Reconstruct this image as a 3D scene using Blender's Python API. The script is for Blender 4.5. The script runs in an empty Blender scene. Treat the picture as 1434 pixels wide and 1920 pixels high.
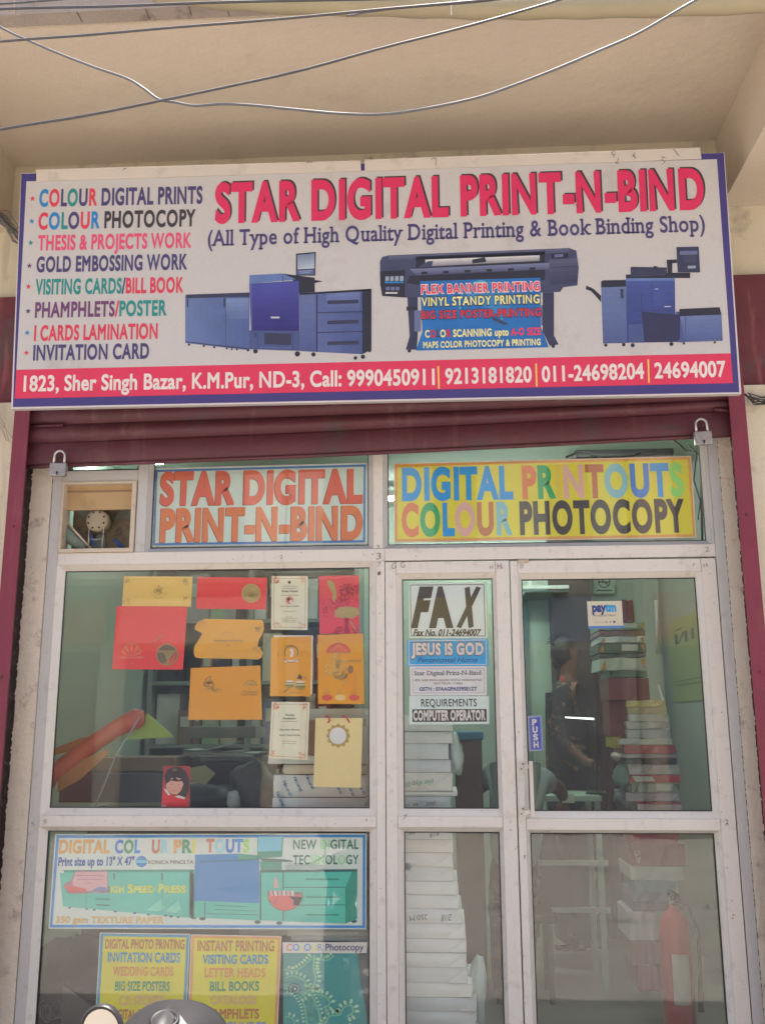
import bpy, bmesh, math, random
from mathutils import Vector, Matrix
random.seed(7)
SC = bpy.context.scene
COL = SC.collection
# ------------------------------------------------------------------ camera
CAM = Vector((0.0, -3.7, 1.45))
PITCH, YAW, ROLL = math.radians(12.32), math.radians(3.47), math.radians(-0.208)
FPX = 1800.0
def axes():
    cp, sp, cy, sy = math.cos(PITCH), math.sin(PITCH), math.cos(YAW), math.sin(YAW)
    f = Vector((-sy*cp, cy*cp, sp)); r = Vector((cy, sy, 0)); u = r.cross(f)
    c, s = math.cos(ROLL), math.sin(ROLL)
    return c*r + s*u, -s*r + c*u, f
RX, UX, FX = axes()
cd = bpy.data.cameras.new('camera'); cam = bpy.data.objects.new('camera', cd); COL.objects.link(cam)
cd.sensor_fit = 'VERTICAL'; cd.sensor_height = 36; cd.lens = 36*FPX/1920; cd.clip_start = .05; cd.clip_end = 500
m = Matrix((RX, UX, -FX)).transposed().to_4x4(); m.translation = CAM; cam.matrix_world = m
SC.camera = cam
# ------------------------------------------------------------------ sky, sun, exposure
W = bpy.data.worlds.new('World'); SC.world = W; W.use_nodes = True
wn = W.node_tree.nodes; wl = W.node_tree.links; bg = wn['Background']
sky = wn.new('ShaderNodeTexSky'); sky.sky_type = 'NISHITA'; sky.sun_disc = False
SUN_EL, SUN_AZ = math.radians(78), math.radians(20)
sky.sun_elevation = SUN_EL; sky.sun_rotation = SUN_AZ; sky.dust_density = 6; sky.air_density = 1.0; sky.ozone_density = 1
wl.new(sky.outputs[0], bg.inputs[0]); bg.inputs[1].default_value = 0.14
sl = bpy.data.lights.new('sun', 'SUN'); sl.energy = 3.2; sl.angle = math.radians(.6); sl.color = (1, .93, .85)
so = bpy.data.objects.new('sun', sl); COL.objects.link(so)
sd = Vector((math.sin(SUN_AZ)*math.cos(SUN_EL), math.cos(SUN_AZ)*math.cos(SUN_EL), math.sin(SUN_EL)))
so.rotation_euler = sd.to_track_quat('Z', 'Y').to_euler(); so.location = (0, -6, 12)
SC.view_settings.view_transform = 'Standard'; SC.view_settings.look = 'None'
SC.view_settings.gamma = 1; SC.view_settings.use_curve_mapping = False
SC.view_settings.exposure = 1.40
SC.render.engine = 'CYCLES'
SC.cycles.max_bounces = 10; SC.cycles.transparent_max_bounces = 24

# ------------------------------------------------------------------ helpers
def P(px, py, Y=0.0):
    """measured point of the photograph -> place on the upright plane y=Y of the shop"""
    d = FX + (px-717)/FPX*RX + (960-py)/FPX*UX
    return CAM + d*((Y-CAM.y)/d.y)
def lin(c):
    c /= 255.0
    return c/12.92 if c <= .04045 else ((c+.055)/1.055)**2.4
INK = 1.0
def A(r, g, b, k=.62):
    """paint/ink albedo for a tone r,g,b"""
    c = [lin(v)/(k*INK) for v in (r, g, b)]; f = min(1, .84/max(c))
    return tuple(max(.006, v*f) for v in c)
def link(nt, a, b): nt.links.new(a, b)
MATS = {}
def mat(name, col, rough=.6, noise=0.08, scale=6, bump=0, bscale=60, metal=0, spec=.5, stain=None, stain_amt=0, stain_scale=4, emit=None, coat=0, fine=0, streak=None):
    key = (name, tuple(round(c, 3) for c in col), rough, noise, scale, bump)
    if key in MATS: return MATS[key]
    m = bpy.data.materials.new(name); m.use_nodes = True; nt = m.node_tree; n = nt.nodes
    b = n['Principled BSDF']; b.inputs['Roughness'].default_value = rough; b.inputs['Metallic'].default_value = metal
    b.inputs['Specular IOR Level'].default_value = spec
    if coat: b.inputs['Coat Weight'].default_value = coat
    geo = n.new('ShaderNodeNewGeometry')
    t = n.new('ShaderNodeTexNoise'); t.inputs['Scale'].default_value = scale; t.inputs['Detail'].default_value = 5
    link(nt, geo.outputs['Position'], t.inputs['Vector'])
    mx = n.new('ShaderNodeMix'); mx.data_type = 'RGBA'
    mx.inputs[6].default_value = (*[c*(1-noise) for c in col], 1); mx.inputs[7].default_value = (*[min(1, c*(1+noise)) for c in col], 1)
    link(nt, t.outputs[0], mx.inputs[0]); out = mx.outputs[2]
    if fine:
        t3 = n.new('ShaderNodeTexNoise'); t3.inputs['Scale'].default_value = 220; t3.inputs['Detail'].default_value = 2
        link(nt, geo.outputs['Position'], t3.inputs['Vector'])
        m3 = n.new('ShaderNodeMix'); m3.data_type = 'RGBA'; m3.blend_type = 'MULTIPLY'; m3.inputs[0].default_value = 1
        r3 = n.new('ShaderNodeMapRange'); r3.inputs[1].default_value = .3; r3.inputs[2].default_value = .7; r3.inputs[3].default_value = 1-fine; r3.inputs[4].default_value = 1+fine
        link(nt, t3.outputs[0], r3.inputs[0]); link(nt, out, m3.inputs[6]); link(nt, r3.outputs[0], m3.inputs[7]); out = m3.outputs[2]
    for st, sc_, amt, vz in ([(stain, stain_scale, stain_amt, 1)] if stain else []) + ([(streak[0], streak[1], streak[2], .12)] if streak else []):
        mp = n.new('ShaderNodeMapping'); mp.inputs['Scale'].default_value = (1, 1, vz); mp.inputs['Location'].default_value = (3.1, 1.7, .6)
        link(nt, geo.outputs['Position'], mp.inputs[0])
        t2 = n.new('ShaderNodeTexNoise'); t2.inputs['Scale'].default_value = sc_; t2.inputs['Detail'].default_value = 9; t2.inputs['Roughness'].default_value = .65
        link(nt, mp.outputs[0], t2.inputs['Vector'])
        r = n.new('ShaderNodeMapRange'); r.inputs[1].default_value = .56; r.inputs[2].default_value = .68; r.inputs[3].default_value = 0; r.inputs[4].default_value = amt
        link(nt, t2.outputs[0], r.inputs[0])
        m2 = n.new('ShaderNodeMix'); m2.data_type = 'RGBA'; link(nt, r.outputs[0], m2.inputs[0]); link(nt, out, m2.inputs[6])
        m2.inputs[7].default_value = (*st, 1); out = m2.outputs[2]
    link(nt, out, b.inputs['Base Color'])
    if bump:
        t4 = n.new('ShaderNodeTexNoise'); t4.inputs['Scale'].default_value = bscale; t4.inputs['Detail'].default_value = 6
        link(nt, geo.outputs['Position'], t4.inputs['Vector'])
        bm = n.new('ShaderNodeBump'); bm.inputs['Strength'].default_value = bump; bm.inputs['Distance'].default_value = .01
        link(nt, t4.outputs[0], bm.inputs['Height']); link(nt, bm.outputs[0], b.inputs['Normal'])
    if emit:
        b.inputs['Emission Color'].default_value = (*emit[0], 1); b.inputs['Emission Strength'].default_value = emit[1]
    MATS[key] = m; return m
def ink(col, rough=.55): return mat('ink', col, rough, noise=.07, scale=14, fine=.04)
def glass_mat():
    m = bpy.data.materials.new('window_glass'); m.use_nodes = True; nt = m.node_tree; n = nt.nodes; n.clear()
    out = n.new('ShaderNodeOutputMaterial'); mix = n.new('ShaderNodeMixShader'); tr = n.new('ShaderNodeBsdfTransparent'); gl = n.new('ShaderNodeBsdfGlossy')
    tr.inputs[0].default_value = (.975, .99, .982, 1); gl.inputs['Roughness'].default_value = .012
    geo = n.new('ShaderNodeNewGeometry'); d = n.new('ShaderNodeVectorMath'); d.operation = 'DOT_PRODUCT'
    link(nt, geo.outputs['Incoming'], d.inputs[0]); link(nt, geo.outputs['Normal'], d.inputs[1])
    a = n.new('ShaderNodeMath'); a.operation = 'ABSOLUTE'; link(nt, d.outputs['Value'], a.inputs[0])
    s = n.new('ShaderNodeMath'); s.operation = 'SUBTRACT'; s.inputs[0].default_value = 1; link(nt, a.outputs[0], s.inputs[1])
    p = n.new('ShaderNodeMath'); p.operation = 'POWER'; link(nt, s.outputs[0], p.inputs[0]); p.inputs[1].default_value = 5
    q = n.new('ShaderNodeMath'); q.operation = 'MULTIPLY_ADD'; link(nt, p.outputs[0], q.inputs[0]); q.inputs[1].default_value = .93; q.inputs[2].default_value = .062
    nz = n.new('ShaderNodeTexNoise'); nz.inputs['Scale'].default_value = 1.6; link(nt, geo.outputs['Position'], nz.inputs['Vector'])
    bm = n.new('ShaderNodeBump'); bm.inputs['Strength'].default_value = .04; bm.inputs['Distance'].default_value = .02
    link(nt, nz.outputs[0], bm.inputs['Height']); link(nt, bm.outputs[0], gl.inputs['Normal'])
    # thin film of dust on the pane
    df = n.new('ShaderNodeBsdfDiffuse'); df.inputs[0].default_value = (.6, .57, .52, 1)
    mix2 = n.new('ShaderNodeMixShader'); t2 = n.new('ShaderNodeTexNoise'); t2.inputs['Scale'].default_value = 5; t2.inputs['Detail'].default_value = 8
    link(nt, geo.outputs['Position'], t2.inputs['Vector'])
    r = n.new('ShaderNodeMapRange'); r.inputs[1].default_value = .3; r.inputs[2].default_value = .75; r.inputs[3].default_value = .012; r.inputs[4].default_value = .045
    link(nt, t2.outputs[0], r.inputs[0])
    link(nt, q.outputs[0], mix.inputs[0]); link(nt, tr.outputs[0], mix.inputs[1]); link(nt, gl.outputs[0], mix.inputs[2])
    link(nt, r.outputs[0], mix2.inputs[0]); link(nt, mix.outputs[0], mix2.inputs[1]); link(nt, df.outputs[0], mix2.inputs[2])
    link(nt, mix2.outputs[0], out.inputs[0]); return m
GLASS = glass_mat()

def tag(o, label=None, cat=None, group=None, kind=None):
    if label: o['label'] = label
    if cat: o['category'] = cat
    if group: o['group'] = group
    if kind: o['kind'] = kind
    return o
def thing(name, label, cat, loc, group=None):
    o = bpy.data.objects.new(name, None); o.empty_display_size = .1; COL.objects.link(o); o.location = Vector(loc)
    return tag(o, label, cat, group)

class MB:
    def __init__(s): s.v = []; s.f = []; s.m = []; s.mats = []; s.sm = []
    def mi(s, m):
        if m not in s.mats: s.mats.append(m)
        return s.mats.index(m)
    def add(s, vs, fs, m, smooth=False):
        k = len(s.v); s.v += [Vector(v) for v in vs]; i = s.mi(m)
        for f in fs: s.f.append([k+j for j in f]); s.m.append(i); s.sm.append(smooth)
    def box(s, a, b, m, M=None):
        x0, y0, z0 = a; x1, y1, z1 = b
        vs = [Vector(v) for v in ((x0,y0,z0),(x1,y0,z0),(x1,y1,z0),(x0,y1,z0),(x0,y0,z1),(x1,y0,z1),(x1,y1,z1),(x0,y1,z1))]
        if M: vs = [M @ v for v in vs]
        s.add(vs, [(0,3,2,1),(4,5,6,7),(0,1,5,4),(1,2,6,5),(2,3,7,6),(3,0,4,7)], m)
    def prism(s, pts, d, m):
        """closed outline pts (3D, counter-clockwise seen from the front) pushed back by vector d"""
        n = len(pts); d = Vector(d); vs = [Vector(p) for p in pts] + [Vector(p)+d for p in pts]
        s.add(vs, [list(range(n)), list(range(2*n-1, n-1, -1))] + [((i+1) % n, i, n+i, n+(i+1) % n) for i in range(n)], m)
    def tube(s, path, r, m, n=8, cap=True):
        path = [Vector(p) for p in path]; rs = r if isinstance(r, (list, tuple)) else [r]*len(path)
        vs = []; up = Vector((0, 0, 1)); N = None
        for i, p in enumerate(path):
            t = (path[min(i+1, len(path)-1)] - path[max(i-1, 0)]).normalized()
            if N is None:
                N = t.cross(up if abs(t.z) < .9 else Vector((1, 0, 0))).normalized()
            else: N = (N - t*N.dot(t)).normalized()
            B = t.cross(N)
            for k in range(n):
                a = 2*math.pi*k/n; vs.append(p + (N*math.cos(a) + B*math.sin(a))*rs[i])
        fs = [(i*n+k, i*n+(k+1) % n, (i+1)*n+(k+1) % n, (i+1)*n+k) for i in range(len(path)-1) for k in range(n)]
        if cap: fs += [list(range(n-1, -1, -1)), [(len(path)-1)*n+k for k in range(n)]]
        s.add(vs, fs, m, True)
    def lathe(s, c, prof, m, n=20, axis='z', M=None):
        c = Vector(c); vs = []
        for r, h in prof:
            for k in range(n):
                a = 2*math.pi*k/n
                v = Vector((r*math.cos(a), r*math.sin(a), h)) if axis == 'z' else Vector((r*math.cos(a), h, r*math.sin(a)))
                if M: v = M @ v
                vs.append(c+v)
        L = len(prof); fs = []
        for i in range(L-1):
            for k in range(n):
                q = (i*n+k, i*n+(k+1) % n, (i+1)*n+(k+1) % n, (i+1)*n+k)
                fs.append(q if axis == 'z' else q[::-1])
        e0 = list(range(n)); e1 = [(L-1)*n+k for k in range(n)]
        fs += [e0[::-1], e1] if axis == 'z' else [e0, e1[::-1]]
        s.add(vs, fs, m, True)
    def build(s, name, parent=None, bevel=0, origin=None, flat=False):
        if origin is None:
            if parent is not None:
                q = parent; origin = Vector((0, 0, 0))
                while q is not None: origin += q.location; q = q.parent
            else:
                xs = [v.x for v in s.v]; ys = [v.y for v in s.v]; zs = [v.z for v in s.v]
                origin = Vector(((min(xs)+max(xs))/2, (min(ys)+max(ys))/2, min(zs)))
        me = bpy.data.meshes.new(name); me.from_pydata([v-origin for v in s.v], [], s.f)
        for mm in s.mats: me.materials.append(mm)
        me.polygons.foreach_set('material_index', s.m); me.polygons.foreach_set('use_smooth', s.sm)
        if bevel:
            bm = bmesh.new(); bm.from_mesh(me); bmesh.ops.bevel(bm, geom=list(bm.edges), offset=bevel, segments=2, affect='EDGES', profile=.6)
            bm.to_mesh(me); bm.free()
        me.update()
        o = bpy.data.objects.new(name, me); COL.objects.link(o)
        if parent is not None: o.parent = parent
        else: o.location = origin
        return o
def boxobj(name, a, b, m, parent=None, bevel=0, jitter=0):
    q = MB(); q.box(a, b, m)
    if jitter: q.v = [v + Vector([random.uniform(-jitter, jitter) for _ in range(3)]) for v in q.v]
    return q.build(name, parent, bevel)

# ---- surfaces that carry print
class Surf:
    """upright sheet plane y=Y; or leaning plane through z0,y0 / z1,y1"""
    def __init__(s, Y, lean=None): s.Y = Y; s.lean = lean
    def xz(s, px, py):
        if s.lean is None: p = P(px, py, s.Y); return p.x, p.z
        z0, y0, z1, y1 = s.lean
        d = FX + (px-717)/FPX*RX + (960-py)/FPX*UX; k = (y1-y0)/(z1-z0)
        # CAM.y + t d.y = y0 + k (CAM.z + t d.z - z0)
        t = (y0 + k*(CAM.z-z0) - CAM.y)/(d.y - k*d.z); p = CAM + d*t
        return p.x, p.z
    def at(s, x, z, off=0):
        if s.lean is None: return Vector((x, s.Y-off, z))
        z0, y0, z1, y1 = s.lean; return Vector((x, y0+(y1-y0)*(z-z0)/(z1-z0)-off, z))
GL = {}
tc = bpy.data.curves.new('t', 'FONT')
to = bpy.data.objects.new('t', tc); COL.objects.link(to)
def raw(sx, off):
    tc.body = sx; bpy.context.view_layer.update()
    me = bpy.data.meshes.new_from_object(to.evaluated_get(bpy.context.evaluated_depsgraph_get()))
    v = [(q.co.x, q.co.y) for q in me.vertices]; f = [list(p.vertices) for p in me.polygons]
    bpy.data.meshes.remove(me)
    if off:      # embolden: every outline point moves out along its mitre
        ed = {}
        for g in f:
            for i in range(len(g)): ed[(g[i], g[(i+1) % len(g)])] = 1
        nx = {a: b for a, b in ed if (b, a) not in ed}; pv = {b: a for a, b in nx.items()}; w = list(v)
        for i in nx:
            if i not in pv: continue
            p, c, n = v[pv[i]], v[i], v[nx[i]]
            d1 = (c[0]-p[0], c[1]-p[1]); d2 = (n[0]-c[0], n[1]-c[1]); l1 = math.hypot(*d1) or 1; l2 = math.hypot(*d2) or 1
            n1 = (d1[1]/l1, -d1[0]/l1); n2 = (d2[1]/l2, -d2[0]/l2); mm = (n1[0]+n2[0], n1[1]+n2[1]); k = 1+n1[0]*n2[0]+n1[1]*n2[1]
            k = max(k, .55); w[i] = (c[0]+mm[0]/k*off, c[1]+mm[1]/k*off)
        v = w
    return v, f
CAPH = max(v[1] for v in raw('H', 0)[0]); XH = max(v[1] for v in raw('x', 0)[0])
BAR = None
def glyph(c, off):
    global BAR
    if (c, off) not in GL:
        if BAR is None: BAR = max(v[0] for v in raw('|', 0)[0])
        if ('adv', c) not in GL: GL[('adv', c)] = max(v[0] for v in raw(c+'|', 0)[0]) - BAR
        GL[(c, off)] = (([], []) if c == ' ' else raw(c, off)) + (GL[('adv', c)],)
    return GL[(c, off)]
SER = dict(A='lb rb', B='lb lt', D='lb lt', H='lb rb lt rt', P='lb lt', T='cb', k='lb lt rb rx', l='cb ct', y='lx rx', p='lx ld', f='cb', i='cb cx',
           h='lb lt rb', u='lx rb rx', a='rb', n='lb rb lx', d='rb rt', t='cb', o='', g='', e='', N='lb lt rt', S='', Q='', r='lb lx')
LEV = dict(b=0.03, t=CAPH-.03, x=XH-.03, d=-.19)
def textmb(S, segs, x0, y0, x1, y1, h, off=.03, layer=1, shear=0, serif=False, track=0, flip=False, dx=0, dz=0, base=0.0004):
    """segs [(string, material)], baseline from pixel x0,y0 to x1,y1, capital height h pixels"""
    a = Vector(S.xz(x0, y0)); b = Vector(S.xz(x1, y1)); c = Vector(S.xz(x0, y0-h)); hh = abs(c.y-a.y)
    V = []; F = []; M = []; pen = 0
    for st, mt in segs:
        for ch in st:
            v, f, adv = glyph(ch, off); k = len(V)
            V += [(pen+q[0], q[1]) for q in v]; F += [[k+j for j in g] for g in f]; M += [mt]*len(f)
            if serif and ch in SER and v:
                gx0 = min(q[0] for q in v); gx1 = max(q[0] for q in v)
                for s_ in SER[ch].split():
                    cx = {'l': gx0+.06, 'r': gx1-.06, 'c': (gx0+gx1)/2}[s_[0]]; z = LEV[s_[1]]; w = .13
                    if s_ in ('cx', 'lx', 'ct', 'lt') and ch in 'ilkhnpr': cx -= .04; w = .1
                    k = len(V); V += [(pen+cx-w, z-.035), (pen+cx+w, z-.035), (pen+cx+w, z+.035), (pen+cx-w, z+.035)]; F.append([k, k+1, k+2, k+3]); M.append(mt)
            pen += adv*(1+track)
    mx0 = min(v[0] for v in V); mx1 = max(v[0] for v in V); w = (b-a)
    q = MB(); n = len(V); pts = []
    for (x, y) in V:
        x2 = (x-mx0)/(mx1-mx0); yy = y/CAPH
        if flip: x2 = 1-x2; yy = 1-yy
        xx = a.x + w.x*x2 + shear*yy*hh; zz = a.y + w.y*x2 + yy*hh
        pts.append(S.at(xx+dx, zz+dz, base*layer))
    for mt in dict.fromkeys(M): q.mi(mt)
    q.v = pts; q.f = F if not flip else F; q.m = [q.mi(t) for t in M]; q.sm = [False]*len(F)
    return q
def text(S, root, segs, x0, y0, x1, y1, h, mt=None, name='lettering', **k):
    if isinstance(segs, str): segs = [(segs, mt)]
    return textmb(S, segs, x0, y0, x1, y1, h, **k).build(name, root)
class Art:
    def __init__(s, S, root, z=None): s.S = S; s.root = root; s.q = MB(); s.z = z or (lambda x, y: (x, y)); s.L = 1
    def pt(s, x, y, L=None): px, py = s.z(x, y); u, v = s.S.xz(px, py); return s.S.at(u, v, .0004*(L or s.L))
    def poly(s, pts, m, L=None):
        vs = [s.pt(x, y, L) for x, y in pts]
        ar = sum(vs[i].x*vs[(i+1) % len(vs)].z - vs[(i+1) % len(vs)].x*vs[i].z for i in range(len(vs)))
        if ar < 0: vs = vs[::-1]
        s.q.add(vs, [list(range(len(vs)))], m)
    def circ(s, x, y, r, m, L=None, ry=None, n=16, a0=0, a1=360):
        ry = ry or r
        s.poly([(x+r*math.cos(math.radians(a0+(a1-a0)*i/n)), y+ry*math.sin(math.radians(a0+(a1-a0)*i/n))) for i in range(n + (a1-a0 < 360))], m, L)
    def line(s, pts, w, m, L=None):
        for (x0, y0), (x1, y1) in zip(pts, pts[1:]):
            d = math.hypot(x1-x0, y1-y0) or 1; nx, ny = -(y1-y0)/d*w/2, (x1-x0)/d*w/2
            s.poly([(x0+nx, y0+ny), (x1+nx, y1+ny), (x1-nx, y1-ny), (x0-nx, y0-ny)], m, L)
    def ring(s, x, y, r, w, m, L=None, n=20, a0=0, a1=360):
        s.line([(x+r*math.cos(math.radians(a0+(a1-a0)*i/n)), y+r*math.sin(math.radians(a0+(a1-a0)*i/n))) for i in range(n+1)], w, m, L)
    def star(s, x, y, r, m, L=None):
        s.poly([(x+(r if i % 2 == 0 else r*.42)*math.sin(math.pi*i/5), y-(r if i % 2 == 0 else r*.42)*math.cos(math.pi*i/5)) for i in range(10)], m, L)
    def frame(s, q4, inset, w, m, L=None):
        """ring strip inside quad q4 (TL TR BR BL), inset and width in its own units"""
        def ins(t):
            cx = sum(p[0] for p in q4)/4; cy = sum(p[1] for p in q4)/4
            return [(p[0] + (t if p[0] < cx else -t), p[1] + (t if p[1] < cy else -t)) for p in q4]
        a = ins(inset); b = ins(inset+w)
        for i in range(4): s.poly([a[i], a[(i+1) % 4], b[(i+1) % 4], b[i]], m, L)
    def grad(s, quad, c0, c1, n=7, axis='x', L=None):
        TL_, TR_, BR_, BL_ = quad; lp = lambda p, q_, t: (p[0]+(q_[0]-p[0])*t, p[1]+(q_[1]-p[1])*t)
        for i in range(n):
            t0, t1 = i/n, (i+1)/n; c = tuple(c0[j]+(c1[j]-c0[j])*(i+.5)/n for j in range(3))
            if axis == 'x': s.poly([lp(TL_, TR_, t0), lp(TL_, TR_, t1), lp(BL_, BR_, t1), lp(BL_, BR_, t0)], ink(A(*c)), L)
            else: s.poly([lp(TL_, BL_, t0), lp(TR_, BR_, t0), lp(TR_, BR_, t1), lp(TL_, BL_, t1)], ink(A(*c)), L)
    def build(s, name='artwork'): return s.q.build(name, s.root)
def zz(s, ox, oy): return lambda x, y: (ox+x/s, oy+y/s)
def sheet(name, S, root, pts_px, m, th=.0012, curl=0, z=None):
    z = z or (lambda x, y: (x, y)); q = MB()
    if len(pts_px) == 4 and curl:
        c = [Vector(S.xz(*z(*p))) for p in pts_px]; n = 8; vs = []; ph = random.uniform(0, 6)
        for j in range(n+1):
            for i in range(n+1):
                u, v = i/n, j/n; p = (c[3]*(1-u)+c[2]*u)*(1-v) + (c[0]*(1-u)+c[1]*u)*v
                e = curl*(max(0, .25-min(u, 1-u, v, 1-v))*0 + .5+.5*math.sin(3*u+2*v+ph))
                vs.append(S.at(p.x, p.y, 0)+Vector((0, e, 0)))
        q.add(vs, [(j*(n+1)+i, j*(n+1)+i+1, (j+1)*(n+1)+i+1, (j+1)*(n+1)+i) for j in range(n) for i in range(n)], m, True)
        return q.build(name, root)
    vs = [S.at(*S.xz(*z(*p)), 0) for p in pts_px]
    ar = sum(vs[i].x*vs[(i+1) % len(vs)].z - vs[(i+1) % len(vs)].x*vs[i].z for i in range(len(vs)))
    if ar < 0: vs = vs[::-1]
    q.prism(vs, (0, th, 0), m); return q.build(name, root)

# ------------------------------------------------------------------ materials
BEIGE = (.56, .46, .355)
M_soffit = mat('soffit_plaster', (.59, .505, .40), .9, .07, 2.2, bump=.3, bscale=25, stain=(.42, .35, .27), stain_amt=.3, stain_scale=3.5, fine=.07)
M_lip = mat('concrete_lip', (.34, .29, .25), .95, .2, 9, bump=.7, bscale=30, stain=(.14, .12, .11), stain_amt=.6, stain_scale=8, fine=.1)
M_wall = mat('yellowed_plaster', (.66, .59, .44), .9, .08, 3, bump=.4, bscale=18, stain=(.24, .2, .16), stain_amt=.5, stain_scale=6, fine=.05, streak=((.3, .26, .2), 9, .4))
M_reveal = mat('flaking_reveal_plaster', (.72, .64, .52), .9, .07, 8, bump=.6, bscale=35, stain=(.2, .1, .1), stain_amt=.5, stain_scale=14, fine=.06)
M_edge = mat('scuffs_and_gap_shade', (.1, .075, .075), .95, .3, 20, bump=.8, bscale=60, stain=(.3, .25, .22), stain_amt=.6, stain_scale=25)  # dark tone also paints the shadowed gap inside the shutter guides
M_maroon = mat('maroon_paint', (.2, .028, .052), .5, .16, 5, bump=.25, bscale=30, stain=(.08, .03, .04), stain_amt=.55, stain_scale=6, fine=.05, streak=((.28, .1, .1), 14, .35))
M_shut = mat('shutter_maroon_paint', (.115, .03, .042), .55, .2, 5, bump=.3, bscale=30, stain=(.07, .055, .055), stain_amt=.75, stain_scale=5, fine=.06, streak=((.2, .1, .1), 16, .4))
M_lintel = mat('worn_maroon_lintel', (.15, .035, .045), .75, .25, 7, bump=.5, bscale=25, stain=(.1, .075, .07), stain_amt=.7, stain_scale=5, streak=((.33, .1, .1), 22, .6))
M_frame = mat('cream_frame_paint', (.70, .655, .59), .42, .03, 5, bump=.06, bscale=90, stain=(.36, .30, .26), stain_amt=.3, stain_scale=26, fine=.03, streak=((.5, .44, .4), 30, .28))
M_post = mat('grey_frame_paint', (.55, .535, .515), .45, .04, 4, bump=.08, bscale=60, stain=(.3, .25, .22), stain_amt=.25, stain_scale=24, fine=.03, streak=((.4, .35, .3), 34, .3))
M_rubber = mat('glazing_seal', (.03, .03, .03), .6)
M_steel = mat('brushed_aluminium', (.62, .6, .58), .35, .05, 20, metal=.85)
M_lock = mat('padlock_steel', (.36, .34, .33), .42, .2, 60, metal=.6, bump=.25, bscale=120, stain=(.16, .1, .07), stain_amt=.6, stain_scale=60)
M_black = mat('black_plastic', (.02, .02, .022), .45)
M_mint = mat('mint_wall_paint', (.40, .49, .42), .8, .04, 2, bump=.05)
M_wood = mat('pale_wood', (.55, .42, .26), .6, .12, 12, stain=(.25, .16, .09), stain_amt=.4, stain_scale=20)
M_pencil = mat('pencil_mark', (.16, .12, .12), .8)

# ------------------------------------------------------------------ setting: ground, walls, soffit
def struct(name, q, parent=None):
    o = q.build(name, parent)
    if parent is None: tag(o, kind='structure')
    return o
M_ground = mat('street_concrete', (.41, .38, .34), .9, .18, 1.5, bump=.4, bscale=12, stain=(.12, .11, .1), stain_amt=.5, stain_scale=2)
q = MB(); q.box((-60, -60, -.3), (60, 60, 0), M_ground); struct('ground', q)
ZS = 3.84
q = MB(); q.box((-5, -.84, ZS), (5, .25, ZS+.14), M_soffit); q.box((-5, -.90, ZS+.008), (5, -.84, ZS+.16), M_lip); so_ = struct('balcony_slab', q)
# cracks on the lip
q = MB()
for x in (-1.22, -.98, -.83, -.7, -.38, .15, .9):
    q.box((x, -.9, ZS+.006), (x+.0022, -.845-.02*random.random(), ZS+.0079), M_edge)
q.build('crack', so_)
q = MB()   # upper storey above the balcony
q.box((-5, .0, ZS+.141), (5, .25, 6.5), M_wall); struct('upper_wall', q)
q = MB(); q.box((-5, -.88, ZS+.17), (5, -.80, ZS+.95), M_wall); struct('balcony_parapet', q)
# wall above the shop opening, full width; side piers
q = MB(); q.box((-5, .0, 3.225), (5, .25, ZS), M_wall); struct('wall_over_shop', q)
zt = P(1400, 515, -.035).z; zb = P(1420, 727, -.035).z
q = MB(); q.box((-5, -.035, zb), (5, .20, zt), M_lintel); o = struct('lintel_beam', q)
q = MB(); q.box((1.17, -.075, 0), (5, .25, zb-.002), M_wall); struct('wall_right', q)
q = MB(); q.box((-5, -.075, 0), (-1.70, .25, zb-.002), M_wall); struct('wall_left', q)
# down-stand beams on both sides of the soffit
for nm, x0, x1 in (('soffit_beam_right', 1.185, 1.55), ('soffit_beam_left', -2.2, -1.835)):
    q = MB(); q.box((x0, -.84, 3.53), (x1, -.001, ZS-.001), M_soffit); struct(nm, q)
# reveals beside the frame
def ragged(x0, x1, z0, z1, y0, y1, m, side, amp=.007):
    q = MB(); n = 320; L = []; R = []
    for i in range(n+1):
        z = z0+(z1-z0)*i/n; j = amp*(random.random()**2)*2*(1 if random.random() > .3 else .3)
        L.append(Vector((x0 - (j if side < 0 else 0), y0, z))); R.append(Vector((x1 + (j if side > 0 else 0), y0, z)))
    vs = L+R; fs = [(i, n+1+i, n+2+i, i+1) for i in range(n)]
    q.add(vs, fs, m); q.add([v+Vector((0, y1-y0, 0)) for v in vs], [f[::-1] for f in fs], m)
    e = L if side < 0 else R
    q.add(e+[v+Vector((0, y1-y0, 0)) for v in e], [(i, i+1, n+2+i, n+1+i) for i in range(n)] if side > 0 else [(i+1, i, n+1+i, n+2+i) for i in range(n)], m)
    return q
q = MB(); q.box((-1.699, .012, 0), (-1.652, .2, 2.62), M_edge); struct('reveal_shade_left', q)  # dark strip stands for the shade in the gap beside the left guide
q = MB(); q.box((1.1435, .012, 0), (1.169, .2, 2.62), M_edge); struct('reveal_shade_right', q)  # same painted gap shade beside the right guide
struct('reveal_plaster_left', ragged(-1.650, -1.566, 0, 2.6, -.004, .2, M_reveal, -1, .0032))
struct('reveal_plaster_right', ragged(1.0925, 1.142, 0, 2.6, -.004, .2, M_reveal, 1, .0032))
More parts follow.
